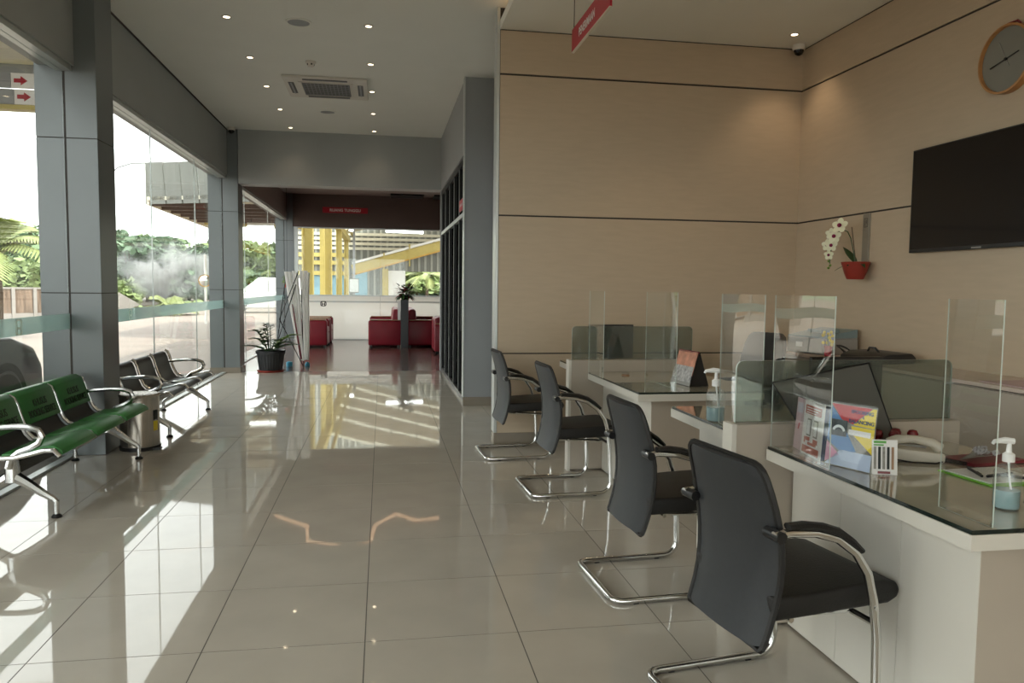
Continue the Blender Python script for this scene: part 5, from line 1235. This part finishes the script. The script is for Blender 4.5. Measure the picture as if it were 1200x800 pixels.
MB().box(wx(415), wx(430.5), YW-0.12, YW-0.065, GZ, wz(318)).build('blue_panel', 'bluedoor', wk)
for a_, b_ in ((366, 377), (389, 394), (400, 403)): MB().box(wx(a_), wx(b_), YW-0.12, YW-0.065, GZ, wz(320)).build('blue_panel', 'bluedoor', wk)
for py in (300, 309, 321): MB().box(wx(346), wx(408), YW-0.30, YW-0.165, wz(py)-0.13, wz(py)+0.13).build('yellow_rail', 'yellow', wk)
MB().box(wx(448), wx(455), YW-0.3, YW-0.13, GZ, wz(315)).build('door_post', 'yellow', wk)
t = thing('rafter', 'sloping yellow rafter with a bright strip in front of the ribbed wall', 'rafter', (2, 50, 2))
a = ony(413, 316, 50); b = ony(516, 288, 50); dv = (b-a).normalized(); b = b+dv*8
MB().bar(a, b, 0.18, 0.62).build('web', 'yellow', t, world=True)
MB().bar(a+Vector((0, 0, -0.33)), b+Vector((0, 0, -0.33)), 0.42, 0.08).build('bottom_flange', 'orange', t, world=True)
MB().bar(a+Vector((0, -0.05, 0.42)), b+Vector((0, -0.05, 0.42)), 0.3, 0.14).build('light_strip', 'whitepaint', t, world=True)
for px, py0, py1 in ((450, 318, 306), (480, 312, 296)): MB().bar(ony(px, py0, 49.7), ony(px, py1-10, 49.7), 0.08, 0.08, up=(0, 1, 0)).build('hanger', 'yellow', t, world=True)
p = ony(409.5, 326, 47); q = ony(420.5, 343, 47)
t = thing('electrical_box', 'grey electrical cabinet on a thin mast by the far columns', 'electrical box', ((p.x+q.x)/2, 47, GZ))
MB().box(p.x, q.x, 46.9, 47.2, q.z, p.z).build('cabinet', 'sheet', t, world=True, bevel=0.02); MB().box(p.x+0.2, p.x+0.34, 47.0, 47.15, GZ, 5.2).build('mast', 'greywall', t, world=True)
MB().box(p.x+0.02, q.x-0.02, 46.885, 46.9, q.z+0.05, p.z-0.05).build('door', 'alu', t, world=True)
# sloped workshop roof, gaps added to let sky light in, tube lamps
rf = MB()
for k in range(3, 8):
    y0 = 21.0+k*3.9; xs0, xs1 = cols[0][0]-0.2, 14.0
    rf.add([(xs0, y0, 4.75), (xs1, y0, 9.0), (xs1, y0+3.3, 9.0), (xs0, y0+3.3, 4.75), (xs0, y0, 4.83), (xs1, y0, 9.08), (xs1, y0+3.3, 9.08), (xs0, y0+3.3, 4.83)], [(0, 1, 2, 3), (7, 6, 5, 4), (0, 4, 5, 1), (1, 5, 6, 2), (2, 6, 7, 3), (3, 7, 4, 0)])
rf.build('roof_workshop', 'creamroof', kind='structure')
def tubelamp(label, a, b, r_, hang=None):
    t = thing('tube_lamp', label, 'tube lamp', (a+b)/2, 0, 'fluorescent tubes in the workshop')
    MB().tube([a, b], r_, 8).build('tube', 'tube', t, world=True, smooth=True)
    MB().bar(a+Vector((0, 0, r_+0.05)), b+Vector((0, 0, r_+0.05)), 0.16, 0.08).build('housing', 'whitepaint', t, world=True)
    for p in (a.lerp(b, 0.15), a.lerp(b, 0.85)): MB().tube([p+Vector((0, 0, r_+0.08)), Vector((p.x, p.y, hang or 4.76+(p.x-cols[0][0]+0.2)/(14.2-cols[0][0])*4.25))], 0.015, 5).build('hanger', 'blackmetal', t, world=True)
tubelamp('long fluorescent tube at the top of the far window', ony(452, 270.5, 34.2), ony(496, 272.5, 34.2), 0.06)
tubelamp('short fluorescent tube at the top left of the far window', ony(409, 269.5, 39.2), ony(414, 270, 39.2), 0.055)
tubelamp('fluorescent tube seen through the window before the farthest column', ony(290, 266, 26.45), ony(321, 266.5, 26.45), 0.05, 3.63)
# smoke drifting over the plants
g = ray(196, 325); d = 47/math.hypot(g.x, g.y); sc_ = Vector((g.x*d, g.y*d, 2.0))
mb = MB(); mb.ball((0, 0, 0), 1, 20, sc=(3.2, 1.6, 1.9)); so_ = mb.build('smoke', 'white', smooth=True); so_.location = sc_
tag(so_, 'drifting pale smoke in front of the trees', 'smoke', kind='stuff')
m = bpy.data.materials.new('smoke'); m.use_nodes = True; nt = m.node_tree; nt.nodes.remove(nt.nodes['Principled BSDF'])
vsn = nt.nodes.new('ShaderNodeVolumeScatter'); vsn.inputs['Color'].default_value = (0.95, 0.97, 1.0, 1); vsn.inputs['Anisotropy'].default_value = 0.2
tc = nt.nodes.new('ShaderNodeTexCoord'); nz = nt.nodes.new('ShaderNodeTexNoise'); nz.inputs['Scale'].default_value = 0.75; nz.inputs['Detail'].default_value = 4; nz.inputs['Distortion'].default_value = 0.6
ln = nt.nodes.new('ShaderNodeVectorMath'); ln.operation = 'LENGTH'; mpn = nt.nodes.new('ShaderNodeMapping'); mpn.inputs['Scale'].default_value = (1/3.2, 1/1.6, 1/1.9)
nt.links.new(tc.outputs['Object'], nz.inputs['Vector']); nt.links.new(tc.outputs['Object'], mpn.inputs[0]); nt.links.new(mpn.outputs[0], ln.inputs[0])
sb = nt.nodes.new('ShaderNodeMapRange'); sb.inputs[1].default_value = 1.0; sb.inputs[2].default_value = 0.3; sb.inputs[3].default_value = 0.0; sb.inputs[4].default_value = 1.0; nt.links.new(ln.outputs['Value'], sb.inputs[0])
mr = nt.nodes.new('ShaderNodeMapRange'); mr.inputs[1].default_value = 0.46; mr.inputs[2].default_value = 0.68; mr.inputs[3].default_value = 0.0; mr.inputs[4].default_value = 3.4; nt.links.new(nz.outputs['Fac'], mr.inputs[0])
ml = nt.nodes.new('ShaderNodeMath'); ml.operation = 'MULTIPLY'; nt.links.new(sb.outputs[0], ml.inputs[0]); nt.links.new(mr.outputs[0], ml.inputs[1]); nt.links.new(ml.outputs[0], vsn.inputs['Density'])
nt.links.new(vsn.outputs[0], nt.nodes['Material Output'].inputs['Volume']); so_.data.materials.clear(); so_.data.materials.append(m)
